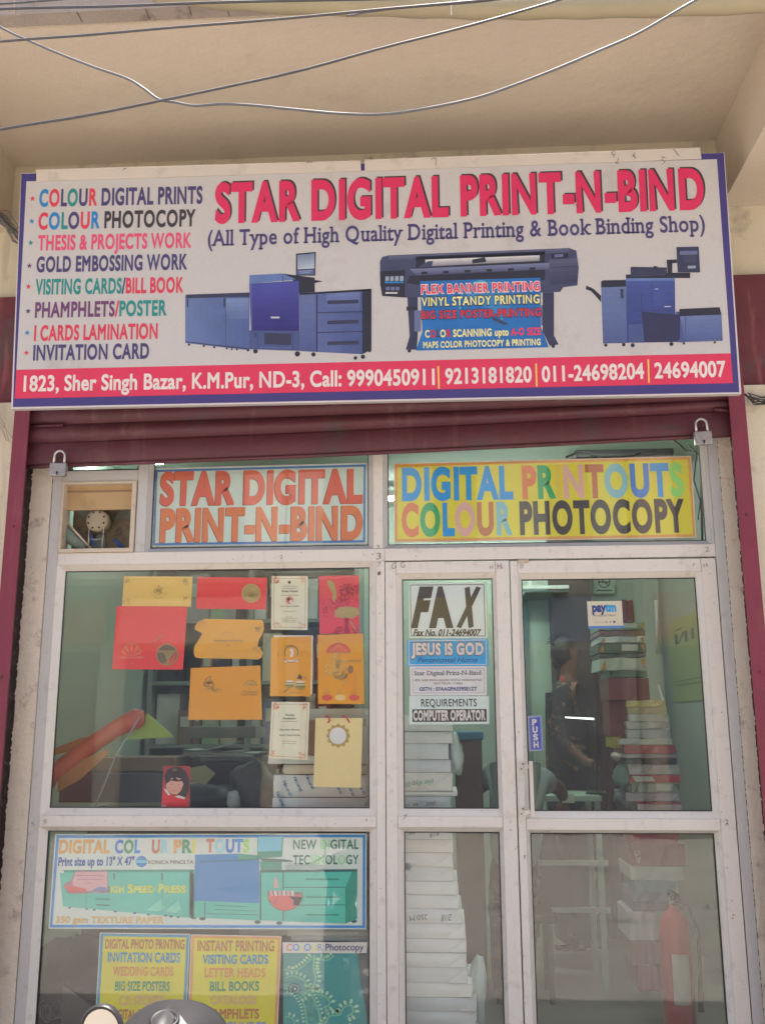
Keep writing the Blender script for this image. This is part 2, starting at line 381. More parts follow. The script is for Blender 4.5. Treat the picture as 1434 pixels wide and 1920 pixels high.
# dark cable stub and cobwebbed cable bundle on the piers
def cable_mess(name, label, pts, spread, n, r, m, seed):
    rr = random.Random(seed); q = MB()
    for k in range(n):
        path = [Vector(p)+Vector((rr.uniform(-spread, spread), rr.uniform(-spread, 0), rr.uniform(-spread, spread))) for p in pts]
        path = [path[0].lerp(path[1], t/4) if i == 0 else path[i].lerp(path[min(i+1, len(path)-1)], t/4) for i in range(len(path)-1) for t in range(4)] + [path[-1]]
        q.tube(path, r, m, 5)
    return tag(q.build(name), label, 'cable')
M_cab = mat('sooty_cable', (.05, .045, .045), .8, .3, 30)
M_cabg = mat('dusty_cable', (.2, .19, .19), .8, .3, 30)
cable_mess('cable_bundle', 'sagging bundle of dusty grey cables on the wall left of the shop sign', [P(-60, 395, -.06), P(5, 408, -.09), P(38, 445, -.06), P(62, 470, -.05)], .03, 22, .0018, M_cabg, 3)
cable_mess('cable_stub', 'short dark cables leaving the wall right of the sign corner', [P(1398, 742, -.10), P(1420, 752, -.10), P(1475, 748, -.1)], .016, 9, .0022, M_cab, 5)
cable_mess('cable_tail', 'loose pale cable ends hanging beside the left shutter guide', [P(-10, 765, -.1), P(8, 800, -.1), P(20, 825, -.1)], .015, 4, .0025, mat('pale_cable', (.5, .42, .32), .6), 8)

# ------------------------------------------------------------------ shutter, guides
def guide(x0, x1, label, inner):
    t = thing('shutter_guide', label, 'shutter guide', ((x0+x1)/2, -.1, 0), 'maroon shutter guides')
    q = MB(); q.box((x0, -.125, 0), (x1, -.117, 2.80), M_maroon)
    xo = x0 if inner < 0 else x1-.008
    q.box((xo, -.117, 0), (xo+.008, -.036, 2.80), M_maroon); q.build('channel', t, 0)
    for z in (.35, 1.0, 1.62, 2.2): q = MB(); q.lathe(((x0+x1)/2, -.125, z), [(.006, 0), (.005, -.004)], M_maroon, 10, 'y'); q.build('rivet', t)
guide(-1.69, -1.628, 'maroon shutter guide rail up the left side of the shopfront', -1)
guide(1.112, 1.172, 'maroon shutter guide rail up the right side of the shopfront', 1)
sh = thing('rolling_shutter', 'half rolled maroon steel shutter hanging crooked under the shop sign', 'shutter', (-.26, -.07, 2.45))
TH = math.atan2(2.521-2.449, 2.76)
def zr(x): return 2.449 + (x+1.642)*math.tan(TH) - .007*math.sin(math.pi*min(1, max(0, (x+1.64)/2.76)))
def slat(z0, z1, y, depth, name, m, prof=None, k=0.0, bottom=None):
    q = MB(); n = 24; rows = []
    prof = prof or [(0, 0), (.12, -.35), (.3, -.85), (.5, -1), (.7, -.85), (.88, -.35), (1, 0)]
    for i in range(n+1):
        x = -1.66 + 2.80*i/n
        zb_ = zr(x)*1 + z0*1; zt_ = zr(x)*(1-k)+ 2.449*k + z1
        zb_ = zr(x)*(1-(bottom if bottom is not None else k)) + 2.449*(bottom if bottom is not None else k) + z0
        rows.append([Vector((x, y+depth*p[1], zb_+(zt_-zb_)*p[0])) for p in prof])
    L = len(prof); vs = [v for r in rows for v in r]
    q.add(vs, [(i*L+j, (i+1)*L+j, (i+1)*L+j+1, i*L+j+1) for i in range(n) for j in range(L-1)], m, True)
    return q.build(name, sh)
slat(0, .105, -.062, .012, 'bottom_rail', M_shut, [(0, .6), (0, -.6), (.04, -1), (.9, -1), (.96, -.6), (1, 0)])
q = MB(); q.tube([(x, -.078, zr(x)+.002) for x in [-1.65+.1*i for i in range(28)]], .007, M_shut, 6); q.build('bottom_lip', sh)
slat(.102, .184, -.062, .026, 'slat', M_shut, k=.45, bottom=0)
slat(.176, .264, -.061, .026, 'slat', M_shut, k=.8, bottom=.45)
slat(.256, .345, -.060, .026, 'slat', M_shut, k=1, bottom=.8)
slat(.337, .43, -.061, .026, 'slat', M_shut, k=1, bottom=1)
q = MB(); q.tube([P(120, 797, -.085), P(45+5, 800, -.085)], .006, M_shut, 6); q.build('locking_bar', sh); q = MB(); q.tube([P(1338, 768, -.09), P(1372, 770, -.09)], .007, M_shut, 6); q.build('locking_bar', sh)
for px, py in ((110, 862), (1317, 804)):
    q = MB(); a = P(px, py, -.085); q.box((a.x-.02, a.y-.002, a.z-.012), (a.x+.02, a.y+.006, a.z+.02), M_shut)
    q.tube([a+Vector((-.012, -.002, .005)), a+Vector((-.008, -.02, .008)), a+Vector((.008, -.02, .008)), a+Vector((.012, -.002, .005))], .003, M_edge, 6); q.build('hasp', sh)
q = MB()
for i in range(5):
    a = P(135+6*i, 842-random.random()*3, -.0765); q.box((a.x-.004, a.y, a.z-.002), (a.x+.004, a.y+.002, a.z+.003), M_edge)
q.build('chipped_slot', sh)
def padlock(px, py, label, rz):
    a = P(px, py, -.115); t = thing('padlock', label, 'padlock', a, 'steel padlocks on the shutter')
    w, h, d = .033, .054, .011
    q = MB(); q.box((a.x-w, a.y-d, a.z-.027), (a.x+w, a.y+d, a.z+.027), M_lock); q.build('lock_body', t, .005)
    q = MB(); q.tube([a+Vector((.021*math.cos(u), 0, (.027+.03) + .021*math.sin(u))) if 0 < u < math.pi else a+Vector((.021*(1 if u <= 0 else -1), 0, .02)) for u in [-.1]+[math.pi*i/10+.001*(i == 0)-.001*(i == 10) for i in range(11)]+[4]], .0048, M_steel, 8); q.build('shackle', t)
    q = MB(); q.lathe((a.x, a.y-d-.0006, a.z-.013), [(.0045, 0), (.0045, -.001)], M_black, 10, 'y'); q.box((a.x-.002, a.y-d-.0016, a.z-.024), (a.x+.002, a.y-d-.0003, a.z-.013), M_black); q.build('keyhole', t)
    t.rotation_euler = (0, rz, 0)
padlock(110, 881, 'steel padlock hanging at the left end of the shutter', .03)
padlock(1317, 822, 'steel padlock hanging at the right end of the shutter', -.05)

# ------------------------------------------------------------------ shopfront joinery
def bar(name, root, x0, x1, z0, z1, m, y0=0.0, y1=.055, g=.0006, bev=.0012):
    return boxobj(name, (x0+g, y0, z0+g), (x1-g, y1, z1-g), m, root, bev)
def beads(root, ox0, ox1, oz0, oz1, x0, x1, z0, z1, m, ys=.001, yg=.024):
    """four sloping glazing beads from the outer rectangle down to the glass rectangle"""
    O = [(ox0, oz0), (ox1, oz0), (ox1, oz1), (ox0, oz1)]; I = [(x0, z0), (x1, z0), (x1, z1), (x0, z1)]
    for i in range(4):
        j = (i+1) % 4
        a, b, c, d = [Vector((O[i][0], ys, O[i][1])), Vector((O[j][0], ys, O[j][1])), Vector((I[j][0], yg, I[j][1])), Vector((I[i][0], yg, I[i][1]))]
        q = MB(); e = Vector((0, .012, 0)); k = .0006
        f = Vector((0, .052, 0)) 
        q.add([a, b, c, d, a+Vector((0, .045, 0)), b+Vector((0, .045, 0)), c+e, d+e], [(0, 1, 2, 3), (3, 2, 6, 7), (4, 7, 6, 5), (0, 4, 5, 1), (0, 3, 7, 4), (1, 5, 6, 2)], m)
        q.build('glazing_bead', root)
    q = MB(); w = .0035   # black seal line
    for (a, b, c, d) in ((x0, x1, z0, z0+w), (x0, x1, z1-w, z1), (x0, x0+w, z0+w, z1-w), (x1-w, x1, z0+w, z1-w)): q.box((a, .0245, c), (b, .030, d), M_rubber)
    q.build('glazing_seal', root)
def pane(root, x0, x1, z0, z1, y=.031):
    return boxobj('glass_pane', (x0-.004, y, z0-.004), (x1+.004, y+.004, z1+.004), GLASS, root)
fr = thing('shopfront_frame', 'cream painted wooden shop window frame with fixed glass panes', 'shop window', (-.26, 0, 0))
M = M_frame
ZT0, ZT1 = 2.064, 2.113
ZH = 2.60
bar('post', fr, -1.566, -1.524, 0, ZH, M_post); bar('post', fr, -.2505, -.2165, 0, 2.064, M, 0)
bar('post', fr, 1.053, 1.0925, 0, ZH, M_post)
bar('post', fr, -.262, -.222, ZT1, ZH, M); bar('post', fr, -1.2135, -1.172, ZT1, ZH, M_post); bar('post', fr, 1.040, 1.053, ZT1, ZH, M_post, 0)
bar('transom', fr, -1.524, -.2165, ZT0, ZT1, M); bar('transom', fr, -.2165, 1.053, ZT0, ZT1, M)
bar('rail', fr, -1.524, -1.2135, 2.405, 2.452, M_post); bar('rail', fr, -1.524, -.2505, 1.068, 1.109, M, -.001); bar('rail', fr, -1.524, -.2505, .02, .12, M)
bar('rail', fr, -1.172, 1.040, 2.56, ZH, M_post, .001)
bar('rail', fr, -1.524, -1.2135, 2.56, ZH, M_post, .001)
WZ0, WZ1 = 1.134, 2.043
beads(fr, -1.524, -.2505, 1.109, 2.064, -1.497, -.278, WZ0, WZ1, M)
beads(fr, -1.524, -.2505, .12, 1.068, -1.497, -.278, .14, 1.0515, M)
beads(fr, -1.172, -.262, ZT1, 2.56, -1.157, -.281, 2.130, 2.545, M_post)
beads(fr, -.222, 1.040, ZT1, 2.56, -.205, 1.028, 2.130, 2.545, M_post)
beads(fr, -1.524, -1.2135, 2.452, 2.56, -1.515, -1.222, 2.459, 2.552, M_post)
for a in ((-1.497, -.278, WZ0, WZ1), (-1.497, -.278, .14, 1.0515), (-1.157, -.281, 2.13, 2.545), (-.205, 1.028, 2.13, 2.545), (-1.515, -1.222, 2.459, 2.552)): pane(fr, *a)
# fixed leaf and swinging door
lf = thing('door_leaf', 'narrow fixed door leaf beside the main door, pasted with FAX notices', 'door', (.025, 0, 0))
g = .0015
bar('stile', lf, -.2165+g, -.172, 0, 2.060, M, .002); bar('stile', lf, .213, .2665-g, 0, 2.060, M, .002)
bar('rail', lf, -.172, .213, 2.013, 2.060, M, .003); bar('rail', lf, -.172, .213, 1.069, 1.109, M, .001); bar('rail', lf, -.172, .213, .01, .14, M, .003)
beads(lf, -.172, .213, 1.109, 2.013, -.150, .2, WZ0, 1.993, M, .004, .026); beads(lf, -.172, .213, .14, 1.069, -.150, .2, .16, 1.0515, M, .004, .026)
pane(lf, -.150, .2, WZ0, 1.993); pane(lf, -.150, .2, .16, 1.0515)
dr = thing('shop_door', 'cream glazed shop door with aluminium pull handle and a PUSH sticker', 'door', (.66, 0, 0))
bar('stile', dr, .2685, .298, 0, 2.058, M, .001); bar('stile', dr, .995, 1.0505, 0, 2.058, M, .001)
bar('rail', dr, .298, .995, 2.008, 2.058, M, .002); bar('rail', dr, .298, .995, 1.061, 1.102, M, 0); bar('rail', dr, .298, .995, .01, .14, M, .002)
beads(dr, .298, .995, 1.102, 2.008, .313, .975, 1.126, 1.987, M, .003, .026); beads(dr, .298, .995, .14, 1.061, .313, .975, .16, 1.049, M, .003, .026)
pane(dr, .313, .975, 1.126, 1.987); pane(dr, .313, .975, .16, 1.049)
hd = MB(); a = P(994, 1427, -.03); b = P(997, 1530, -.03)
hd.box((a.x-.007, -.045, b.z), (a.x+.007, -.03, a.z), M_steel); ho = hd.build('handle', dr, .002)
for py in (1437, 1521):
    c = P(979, py, 0); q = MB(); q.box((c.x-.012, -.006, c.z-.018), (c.x+.012, .0005, c.z+.018), M_steel); q.box((c.x+.004, -.032, c.z-.006), (a.x-.004, -.006, c.z+.006), M_steel); q.build('handle_plate', ho)
    q = MB()
    for dz in (-.009, .009): q.lathe((c.x-.002+dz*.3, -.0062, c.z+dz), [(.0028, 0), (.0028, -.001)], M_black, 8, 'y')
    q.build('screw', ho)
c = P(983, 1607, .001); q = MB(); q.lathe((c.x, .0008, c.z+.004), [(.0025, 0), (.0025, -.0006)], M_black, 8, 'y'); q.box((c.x-.0012, .0002, c.z-.007), (c.x+.0012, .0008, c.z+.003), M_black); q.build('keyhole', dr)
q = MB(); q.box((.30, -.004, 2.050), (.34, .0, 2.062), mat('chipped_wood', (.5, .4, .3), .8)); q.build('splinter', dr)

for r_, x, z in [(fr, x, z) for x in (-.234, 1.072) for z in (.5, 1.3, 1.95)]+[(fr, x, 2.088) for x in (-1.49, -.9, -.3, .45, .98)]+[(lf, .24, 1.09), (lf, -.195, 1.09), (lf, .24, 2.03), (lf, -.195, 2.03), (dr, 1.02, 1.08), (dr, 1.02, 2.03)]:
    q = MB(); q.lathe((x, .0, z), [(.0032, .004), (.0032, -.0004), (.002, -.0012), (.0004, -.0006)], M_steel, 8, 'y'); q.build('screw', r_)
# pencilled joiner's marks
SF = Surf(-.0012)
for ch, x, y, h, r in (('G', 733, 1067, 11, lf), ('G', 751, 1065, 11, lf), ('H', 918, 1068, 8, lf), ('H', 932, 1067, 10, lf), ('D', 975, 1066, 7, dr), ('F', 1298, 1062, 6, dr), ('H', 1319, 1064, 8, dr),
                       ('3', 706, 1029, 7, fr), ('3', 705, 1049, 12, fr), ('7', 707, 1063, 9, fr), ('1', 708, 1079, 7, fr), ('2', 525, 1048, 7, fr), ('2', 1322, 1035, 9, fr), ('5', 59, 1549, 8, fr), ('5', 80, 1546, 9, fr), ('4', 684, 1541, 6, fr), ('2', 1359, 1546, 9, fr), ('7', 755, 1537, 9, lf)):
    text(SF, r, ch, x, y, x+h*.75, y-1, h, M_pencil, 'pencil_mark', off=-.012, shear=random.uniform(-.1, .2))
q = MB()
for k in range(70):   # chips and dirt specks on the joinery
    x, z = random.choice([(random.uniform(-1.5, 1.0), random.uniform(2.07, 2.11)), (random.uniform(-.25, -.22), random.uniform(.3, 2.05)), (random.uniform(.22, .296), random.uniform(.3, 2.05)), (random.uniform(-1.5, .98), random.uniform(1.072, 1.1)), (random.uniform(1.0, 1.045), random.uniform(.3, 2.0))])
    r = random.uniform(.0008, .0028); n = 6; q.add([(x+r*random.uniform(.5, 1.4)*math.cos(math.tau*i/n), -.0016, z+r*random.uniform(.5, 1.2)*math.sin(math.tau*i/n)) for i in range(n)], [list(range(n))], M_pencil)
o = q.build('paint_chips', fr); o['kind'] = 'stuff'

# ------------------------------------------------------------------ exhaust fan in its opening
ef = thing('exhaust_fan', 'old exhaust fan behind a pale wooden frame, half covered by a board', 'fan', (-1.37, 0, 2.112))
wf = mat('cream_wood_frame', (.6, .5, .38), .5, .06, 14, stain=(.35, .25, .16), stain_amt=.5, stain_scale=22)
x0, x1, z0, z1 = -1.522, -1.216, 2.1135, 2.404; t_ = .0095
for (a, b, c, d) in ((x0, x1, z1-t_, z1), (x0, x1, z0, z0+t_+.006), (x0, x0+t_, z0+t_+.006, z1-t_), (x1-t_-.008, x1, z0+t_+.006, z1-t_)): boxobj('wood_frame', (a, -.008, c), (b, .06, d), wf, ef, .001)
boxobj('cover_board', (x0+t_, .03, 2.295), (x1-t_-.008, .04, z1-t_), mat('tan_board', (.50, .34, .17), .6, .06, 9, stain=(.3, .18, .09), stain_amt=.5), ef)
q = MB(); q.box((x0+t_, .026, z1-.036), (x1-t_-.008, .031, z1-.029), mat('board_groove', (.3, .2, .12), .7)); q.build('board_groove', ef)
q = MB(); c = P(183, 976, .05); ms = mat('painted_fan_metal', (.36, .30, .20), .5, .1, 30)
q.lathe((c.x, c.y, c.z), [(.012, -.012), (.034, -.012), (.044, -.006), (.046, 0), (.046, .05)], ms, 28, 'y'); hub = q.build('motor_housing', ef)
q = MB()
for k in range(8): q = MB(); q.lathe((c.x+.034*math.cos(math.tau*(k+.5)/8), c.y-.0125, c.z+.034*math.sin(math.tau*(k+.5)/8)), [(.0042, 0), (.0042, -.001)], M_black, 8, 'y'); q.build('vent_hole', hub)
for k in range(3):
    a = math.tau*(k/3)+.5; q = MB(); pts = []
    for r, w in ((.045, -.22), (.10, -.35), (.145, -.42), (.15, .1), (.10, .2), (.045, .25)): pts.append((c.x+r*math.cos(a+w), c.y+.055+.04*(w+.1), c.z+r*math.sin(a+w)))
    q.prism(pts, (0, .002, 0), mat('dusty_fan_blade', (.20, .21, .18), .7, .2, 20)); q.build('blade', ef)
q = MB()
for dx in (-.03, .03): q.tube([(c.x+dx, .045, z0+.015), (c.x+dx, .045, c.z+.02)], .0016, M_steel, 6)
q.tube([(c.x-.026, .043, z0+.015), (c.x-.026, .043, z0+.065), (c.x-.006, .043, z0+.062), (c.x+.006, .043, z0+.062), (c.x+.028, .043, z0+.065), (c.x+.028, .043, z0+.015)], .0015, M_steel, 6); q.build('wire_bracket', ef)
q = MB(); q.tube([P(120, 972, .048), P(172, 1030, .048)], .0045, wf, 6); q.build('strut', ef)
q = MB(); q.tube([P(116, 954, .04), P(120, 955, .04)], .0012, M_steel, 5); q.tube([P(120, 985, .06), P(135, 1010, .06), P(160, 1030, .06)], [.02, .026, .02], mat('grey_green_cloth', (.2, .25, .2), .9), 8); q.build('cloth_packing', ef); q = MB(); q.tube([P(215, 1012, .07), P(232, 1028, .07)], .008, mat('blue_wire', (.03, .1, .3), .5), 6); q.build('blue_wire', ef); q = MB(); q.tube([P(172, 1003, .06), P(176, 1022, .06)], .006, mat('blue_wire', (.03, .1, .3), .5), 6); q.build('blue_wire', ef)
boxobj('back_box', (-1.52, .125, 2.12), (-1.22, .135, 2.40), mat('dusty_duct', (.24, .19, .13), .9, .3, 20, stain=(.08, .06, .05), stain_amt=.7, stain_scale=14), ef)

# ------------------------------------------------------------------ shop sign
INK = 1.62     # albedo divisor that darkens the inks of the outdoor board
LEAN = (2.62, -.30, 3.56, -.37)
SG = Surf(0, LEAN)
sgn = thing('shop_sign', 'wide white shop sign STAR DIGITAL PRINT-N-BIND with blue border above the shutter', 'shop sign', (-.26, -.28, 2.615))
corners = [(40.5, 325), (1357, 286.5), (1389, 738.5), (21.5, 767)]
flex_white = mat('flex_white', A(194, 190, 186), .5, .035, 1.5, bump=.22, bscale=4, fine=.05, stain=(.33, .29, .25), stain_amt=.35, stain_scale=3.5)
pts = [SG.at(*SG.xz(*p)) for p in corners]
q = MB(); q.prism([pts[3], pts[2], pts[1], pts[0]], (0, .022, 0), mat('sign_side_metal', (.5, .47, .45), .5)); q.build('sign_box', sgn)
NAVY = ink(A(66, 58, 120)); PINK = ink(A(216, 54, 88)); TITLE = ink(A(214, 46, 92)); DK = ink(A(62, 56, 60)); PUR = ink(A(74, 66, 112)); BLU = ink(A(40, 130, 190)); RED = ink(A(214, 62, 84)); TEAL = ink(A(38, 138, 132)); MAUVE = ink(A(112, 66, 108)); ROSE = ink(A(220, 82, 116)); WHT = ink(A(226, 214, 208)); YEL = ink(A(236, 200, 96))
art = Art(SG, sgn)
art.poly(corners, ink(A(205, 196, 194)), 1)
rim = 3.2
art.poly([(41, 326), (1356, 287), (1385, 735.5), (25, 763.5)], NAVY, 2)
art.poly([(50.5, 340.5), (1343, 298.7), (1369, 664), (31.5, 695)], flex_white, 3)
art.poly([(32, 693.6), (1368.7, 662.7), (1373, 718.5), (28.5, 747.7)], PINK, 4)
for x, y0, y1 in ((822, 687, 729), (1005, 682, 725), (1215, 674, 718)): art.line([(x-.7, y0), (x+.7, y1)], 3, YEL, 5)
for (x, y), c in zip(((178, 295), (174, 417), (168, 532), (161, 656), (156, 768), (154, 900), (149, 1016), (145, 1124)), (RED, BLU, TEAL, MAUVE, RED, PUR, BLU, RED)): art.star(x/2.868, 270+y/2.868, 5.8, c, 4)
art.build('printed_face')
for x in (-1.45, -.26, .95):
    q = MB(); q.box((x-.015, -.27, 2.70), (x+.015, -.036, 2.73), M_edge); q.build('wall_bracket', sgn)
    q = MB(); q.box((x-.015, -.31, 3.35), (x+.015, -.001, 3.38), M_edge); q.build('wall_bracket', sgn)
flapm = mat('bleached_flap', A(206, 196, 184), .5, .06, 5, bump=.2, bscale=20, stain=(.4, .34, .28), stain_amt=.45, stain_scale=10)
for f4 in (((70, 320.5), (676, 303.5), (677, 322), (70, 341)), ((683.5, 302), (1311, 279.5), (1313.5, 299), (684, 322))):
    vs = [SG.at(*SG.xz(*p), .006) for p in f4]; q = MB(); q.prism([vs[3], vs[2], vs[1], vs[0]], (0, .004, 0), flapm); o = q.build('top_flap', sgn)
    q = MB(); e = [SG.at(*SG.xz(*p), .0065) for p in (f4[0], f4[1])]; q.tube([e[0], e[1]], .003, flapm, 6); q.build('flap_edge', o)
def seg(*a): return list(a)
LST = [([('C', BLU), ('O', RED), ('L', PUR), ('O', TEAL), ('U', PUR), ('R', RED), (' DIGITAL PRINTS', PUR)], 213, 335, 1090, 318, 85),
       ([('C', RED), ('O', BLU), ('L', TEAL), ('O', PUR), ('U', RED), ('R', BLU), (' PHOTOCOPY', DK)], 208, 458, 1053, 440, 83),
       ([('THESIS & PROJECTS WORK', ROSE)], 205, 571, 1030, 556, 75), ([('GOLD EMBOSSING WORK', PUR)], 198, 688, 1008, 673, 77),
       ([('VISITING CARDS', TEAL), ('/', PUR), ('BILL BOOK', RED)], 192, 808, 987, 797, 76), ([('PHAMPHLETS', MAUVE), ('/', RED), ('POSTER', TEAL)], 190, 932, 897, 920, 76),
       ([('I CARDS LAMINATION', RED)], 185, 1057, 849, 1045, 76), ([('INVITATION CARD', PUR)], 180, 1162, 803, 1152, 76)]
for sg_, a, b, c, d, h in LST: text(SG, sgn, sg_, a/2.868, 270+b/2.868, c/2.868, 270+d/2.868, h/2.868, off=.038, layer=5, track=.09)
for s_, a, b, c, d in (('1823, Sher Singh Bazar, K.M.Pur, ND-3, Call: 9990450911', 45, 733.5, 815, 721), ('9213181820', 834.5, 719.8, 996.5, 716), ('011-24698204', 1015.5, 715.8, 1207, 709.5), ('24694007', 1226.5, 709, 1360.5, 705.7)):
    text(SG, sgn, s_, a, b, c, d, 27.5, WHT, off=.03, layer=6, track=.05)
text(SG, sgn, 'STAR DIGITAL PRINT-N-BIND', 406, 412.5, 1323.5, 386, 67, DK, 'lettering_shadow', off=.048, layer=4, track=.12)
text(SG, sgn, 'STAR DIGITAL PRINT-N-BIND', 403, 415.5, 1320, 389, 67, TITLE, off=.048, layer=6, track=.12)
text(SG, sgn, '(All Type of High Quality Digital Printing & Book Binding Shop)', 390, 461.5, 1321, 433.5, 28.5, PUR, off=.02, layer=5, serif=True, track=.09)
# printed machines
_ink = ink
def ink(col): return mat('photo_print', col, .55, noise=.24, scale=11, fine=.08)
SL = ink(A(88, 104, 152)); SL2 = ink(A(72, 86, 134)); SD = ink(A(56, 58, 84)); IND = ink(A(58, 54, 128)); SBL = ink(A(98, 122, 172)); GRY = ink(A(150, 160, 176)); BLK = ink(A(44, 44, 58)); LGY = ink(A(196, 196, 194))
art = Art(SG, sgn, zz(3.187, 330, 300)); p = art.poly
art.grad([(57, 810), (440, 795), (440, 1138), (57, 1095)], (100, 118, 160), (80, 96, 146), 9, 'x', 5); art.line([(298, 830), (298, 1120)], 2, SD, 6); art.line([(60, 1088), (438, 1130)], 5, SD, 6); art.grad([(300, 830), (436, 826), (436, 950), (300, 950)], (118, 136, 176), (92, 108, 154), 5, 'y', 6); p([(62, 806), (440, 793), (440, 818), (62, 828)], SD, 6); p([(286, 825), (296, 825), (296, 880), (286, 880)], SD, 6); p([(66, 830), (76, 830), (76, 880), (68, 880)], SD, 6)
p([(635, 680), (715, 690), (830, 705), (830, 790), (735, 797), (720, 735)], BLK, 5); p([(440, 690), (635, 680), (720, 715), (440, 742)], SBL, 6); art.grad([(440, 742), (735, 722), (738, 1025), (450, 1020)], (76, 80, 156), (50, 44, 116), 9, 'y', 7); art.line([(448, 745), (456, 1018)], 3, SBL, 8); art.line([(640, 690), (640, 735)], 3, SD, 8)
p([(440, 1019), (740, 1026), (742, 1142), (438, 1132)], SL2, 6); art.line([(490, 1028), (490, 1130)], 2, SD, 7); art.line([(700, 1030), (700, 1138)], 2, SD, 7); art.line([(500, 1120), (690, 1126)], 3, SBL, 8); art.line([(476, 1035), (476, 1060)], 5, BLK, 8); p([(530, 1035), (690, 1040), (690, 1108), (530, 1102)], SD, 7)
art.grad([(738, 797), (1115, 777), (1115, 1162), (742, 1143)], (94, 108, 154), (74, 88, 138), 9, 'x', 5); art.grad([(745, 812), (836, 806), (836, 1146), (745, 1141)], (100, 112, 158), (78, 90, 140), 7, 'y', 6); art.grad([(900, 800), (1100, 790), (1100, 900), (900, 905)], (106, 120, 164), (84, 98, 146), 5, 'y', 6); p([(1113, 777), (1168, 771), (1168, 1135), (1113, 1162)], BLK, 6); p([(738, 797), (1168, 771), (1168, 784), (738, 808)], BLK, 6)
p([(838, 795), (846, 795), (846, 1148), (838, 1148)], SD, 7)
for y in (912, 1030): p([(846, y), (1112, y-6), (1112, y-1), (846, y+5)], SD, 7)
for y in (850, 970, 1095): p([(905, y-8), (1090, y-14), (1090, y+8), (905, y+14)], SD, 7)
p([(718, 562), (836, 551), (833, 692), (718, 692)], BLK, 6); art.grad([(725, 570), (829, 560), (828, 650), (727, 656)], (120, 134, 160), (176, 188, 196), 6, 'y', 7); art.line([(735, 668), (812, 664)], 4, GRY, 8); art.line([(738, 678), (800, 675)], 4, GRY, 8); p([(722, 662), (826, 656), (824, 685), (722, 688)], SL, 7); p([(828, 718), (880, 726), (830, 737)], BLK, 6); p([(568, 938), (620, 938), (620, 948), (568, 948)], LGY, 8)
for x, y, r in ((80, 1105, 7), (168, 1112, 7), (230, 1120, 7), (305, 1128, 6), (335, 1132, 6), (366, 1134, 6), (432, 1138, 8), (476, 1144, 14), (726, 1160, 16), (822, 1163, 13), (1072, 1184, 11), (1117, 1177, 13), (1157, 1140, 10)): art.circ(x, y, r, BLK, 5)
art.build('printed_press')
art = Art(SG, sgn, zz(3.414, 680, 300)); p = art.poly; CHAR = ink(A(66, 70, 98)); MID = ink(A(104, 112, 148))
p([(110, 650), (125, 622), (165, 612), (1320, 565), (1365, 582), (1380, 690), (1372, 804), (1282, 816), (1262, 846), (1140, 850), (272, 882), (125, 872), (112, 800)], CHAR, 5)
art.grad([(165, 616), (1320, 569), (1322, 600), (168, 650)], (96, 100, 128), (66, 70, 98), 4, 'y', 6); art.grad([(1190, 640), (1372, 630), (1368, 790), (1200, 800)], (88, 92, 120), (54, 56, 82), 6, 'y', 6); art.line([(1200, 690), (1368, 680)], 3, BLK, 7); p([(110, 715), (270, 706), (270, 882), (125, 872), (112, 800)], BLK, 6); p([(340, 620), (1165, 585), (1165, 660), (340, 695)], BLK, 6); art.grad([(400, 640), (1130, 612), (1130, 648), (400, 684)], (210, 208, 204), (130, 130, 138), 5, 'y', 7); p([(350, 690), (420, 650), (450, 650), (440, 688)], CHAR, 8); p([(700, 640), (780, 625), (790, 655), (700, 665)], BLK, 8)
art.grad([(300, 700), (1195, 660), (1195, 702), (345, 742)], (118, 124, 156), (78, 82, 112), 4, 'y', 6); p([(300, 742), (1165, 702), (1165, 770), (365, 800), (280, 790)], BLK, 6)
for i in range(6): p([(375+138*i, 718-5.5*i), (412+138*i, 716-5.5*i), (412+138*i, 732-5.5*i), (375+138*i, 734-5.5*i)], BLK, 7)
for i in range(4):
    p([(145+31*i, 748-1*i), (168+31*i, 747-1*i), (168+31*i, 775), (145+31*i, 777)], GRY, 7); p([(140+31*i, 780), (168+31*i, 779), (168+31*i, 790), (140+31*i, 791)], BLU, 7)
for i in range(3): p([(148+31*i, 815), (172+31*i, 814), (172+31*i, 835), (148+31*i, 836)], MID, 7); p([(145+26*i, 848), (170+26*i, 847), (170+26*i, 858), (145+26*i, 858)], LGY, 7)
p([(1205, 602), (1312, 596), (1312, 628), (1205, 634)], BLK, 7); p([(1225, 608), (1280, 604), (1280, 622), (1225, 626)], MID, 8)
p([(285, 878), (352, 878), (352, 1125), (345, 1215), (275, 1215), (300, 1130)], SD, 5); p([(1150, 850), (1222, 848), (1222, 1125), (1252, 1182), (1195, 1190), (1150, 1100)], SD, 5)
p([(280, 940), (352, 940), (352, 962), (280, 966)], BLK, 6); p([(330, 965), (372, 965), (372, 1100), (330, 1100)], MID, 6); p([(1140, 930), (1175, 930), (1175, 1060), (1140, 1060)], MID, 4)
art.circ(298, 1222, 12, BLK, 5); art.circ(1217, 1192, 12, BLK, 5)
BAN = mat('banner_blue_print', A(38, 108, 176), .55, .28, 9); p([(365, 778), (1135, 755), (1138, 1070), (1188, 1200), (340, 1222), (382, 1100)], BAN, 7)
DB = ink(A(90, 168, 200)); 
art.ring(770, 930, 150, 8, DB, 8, 24, 150, 400); art.ring(760, 880, 105, 6, DB, 8, 20, 190, 360); art.poly([(560, 800), (900, 790), (960, 1000), (880, 1010)], ink(A(54, 128, 186)), 8); p([(820, 1000), (930, 1050), (905, 1060), (830, 1025)], CHAR, 9)
art.build('printed_plotter')
z5 = zz(3.414, 680, 300)
def zt_(z, s, x0, y0, x1, y1, h, S_=SG, root=sgn, **k):
    a = z(x0, y0); b = z(x1, y1); return text(S_, root, s, a[0], a[1], b[0], b[1], h*(z(1, 0)[0]-z(0, 0)[0]), **k)
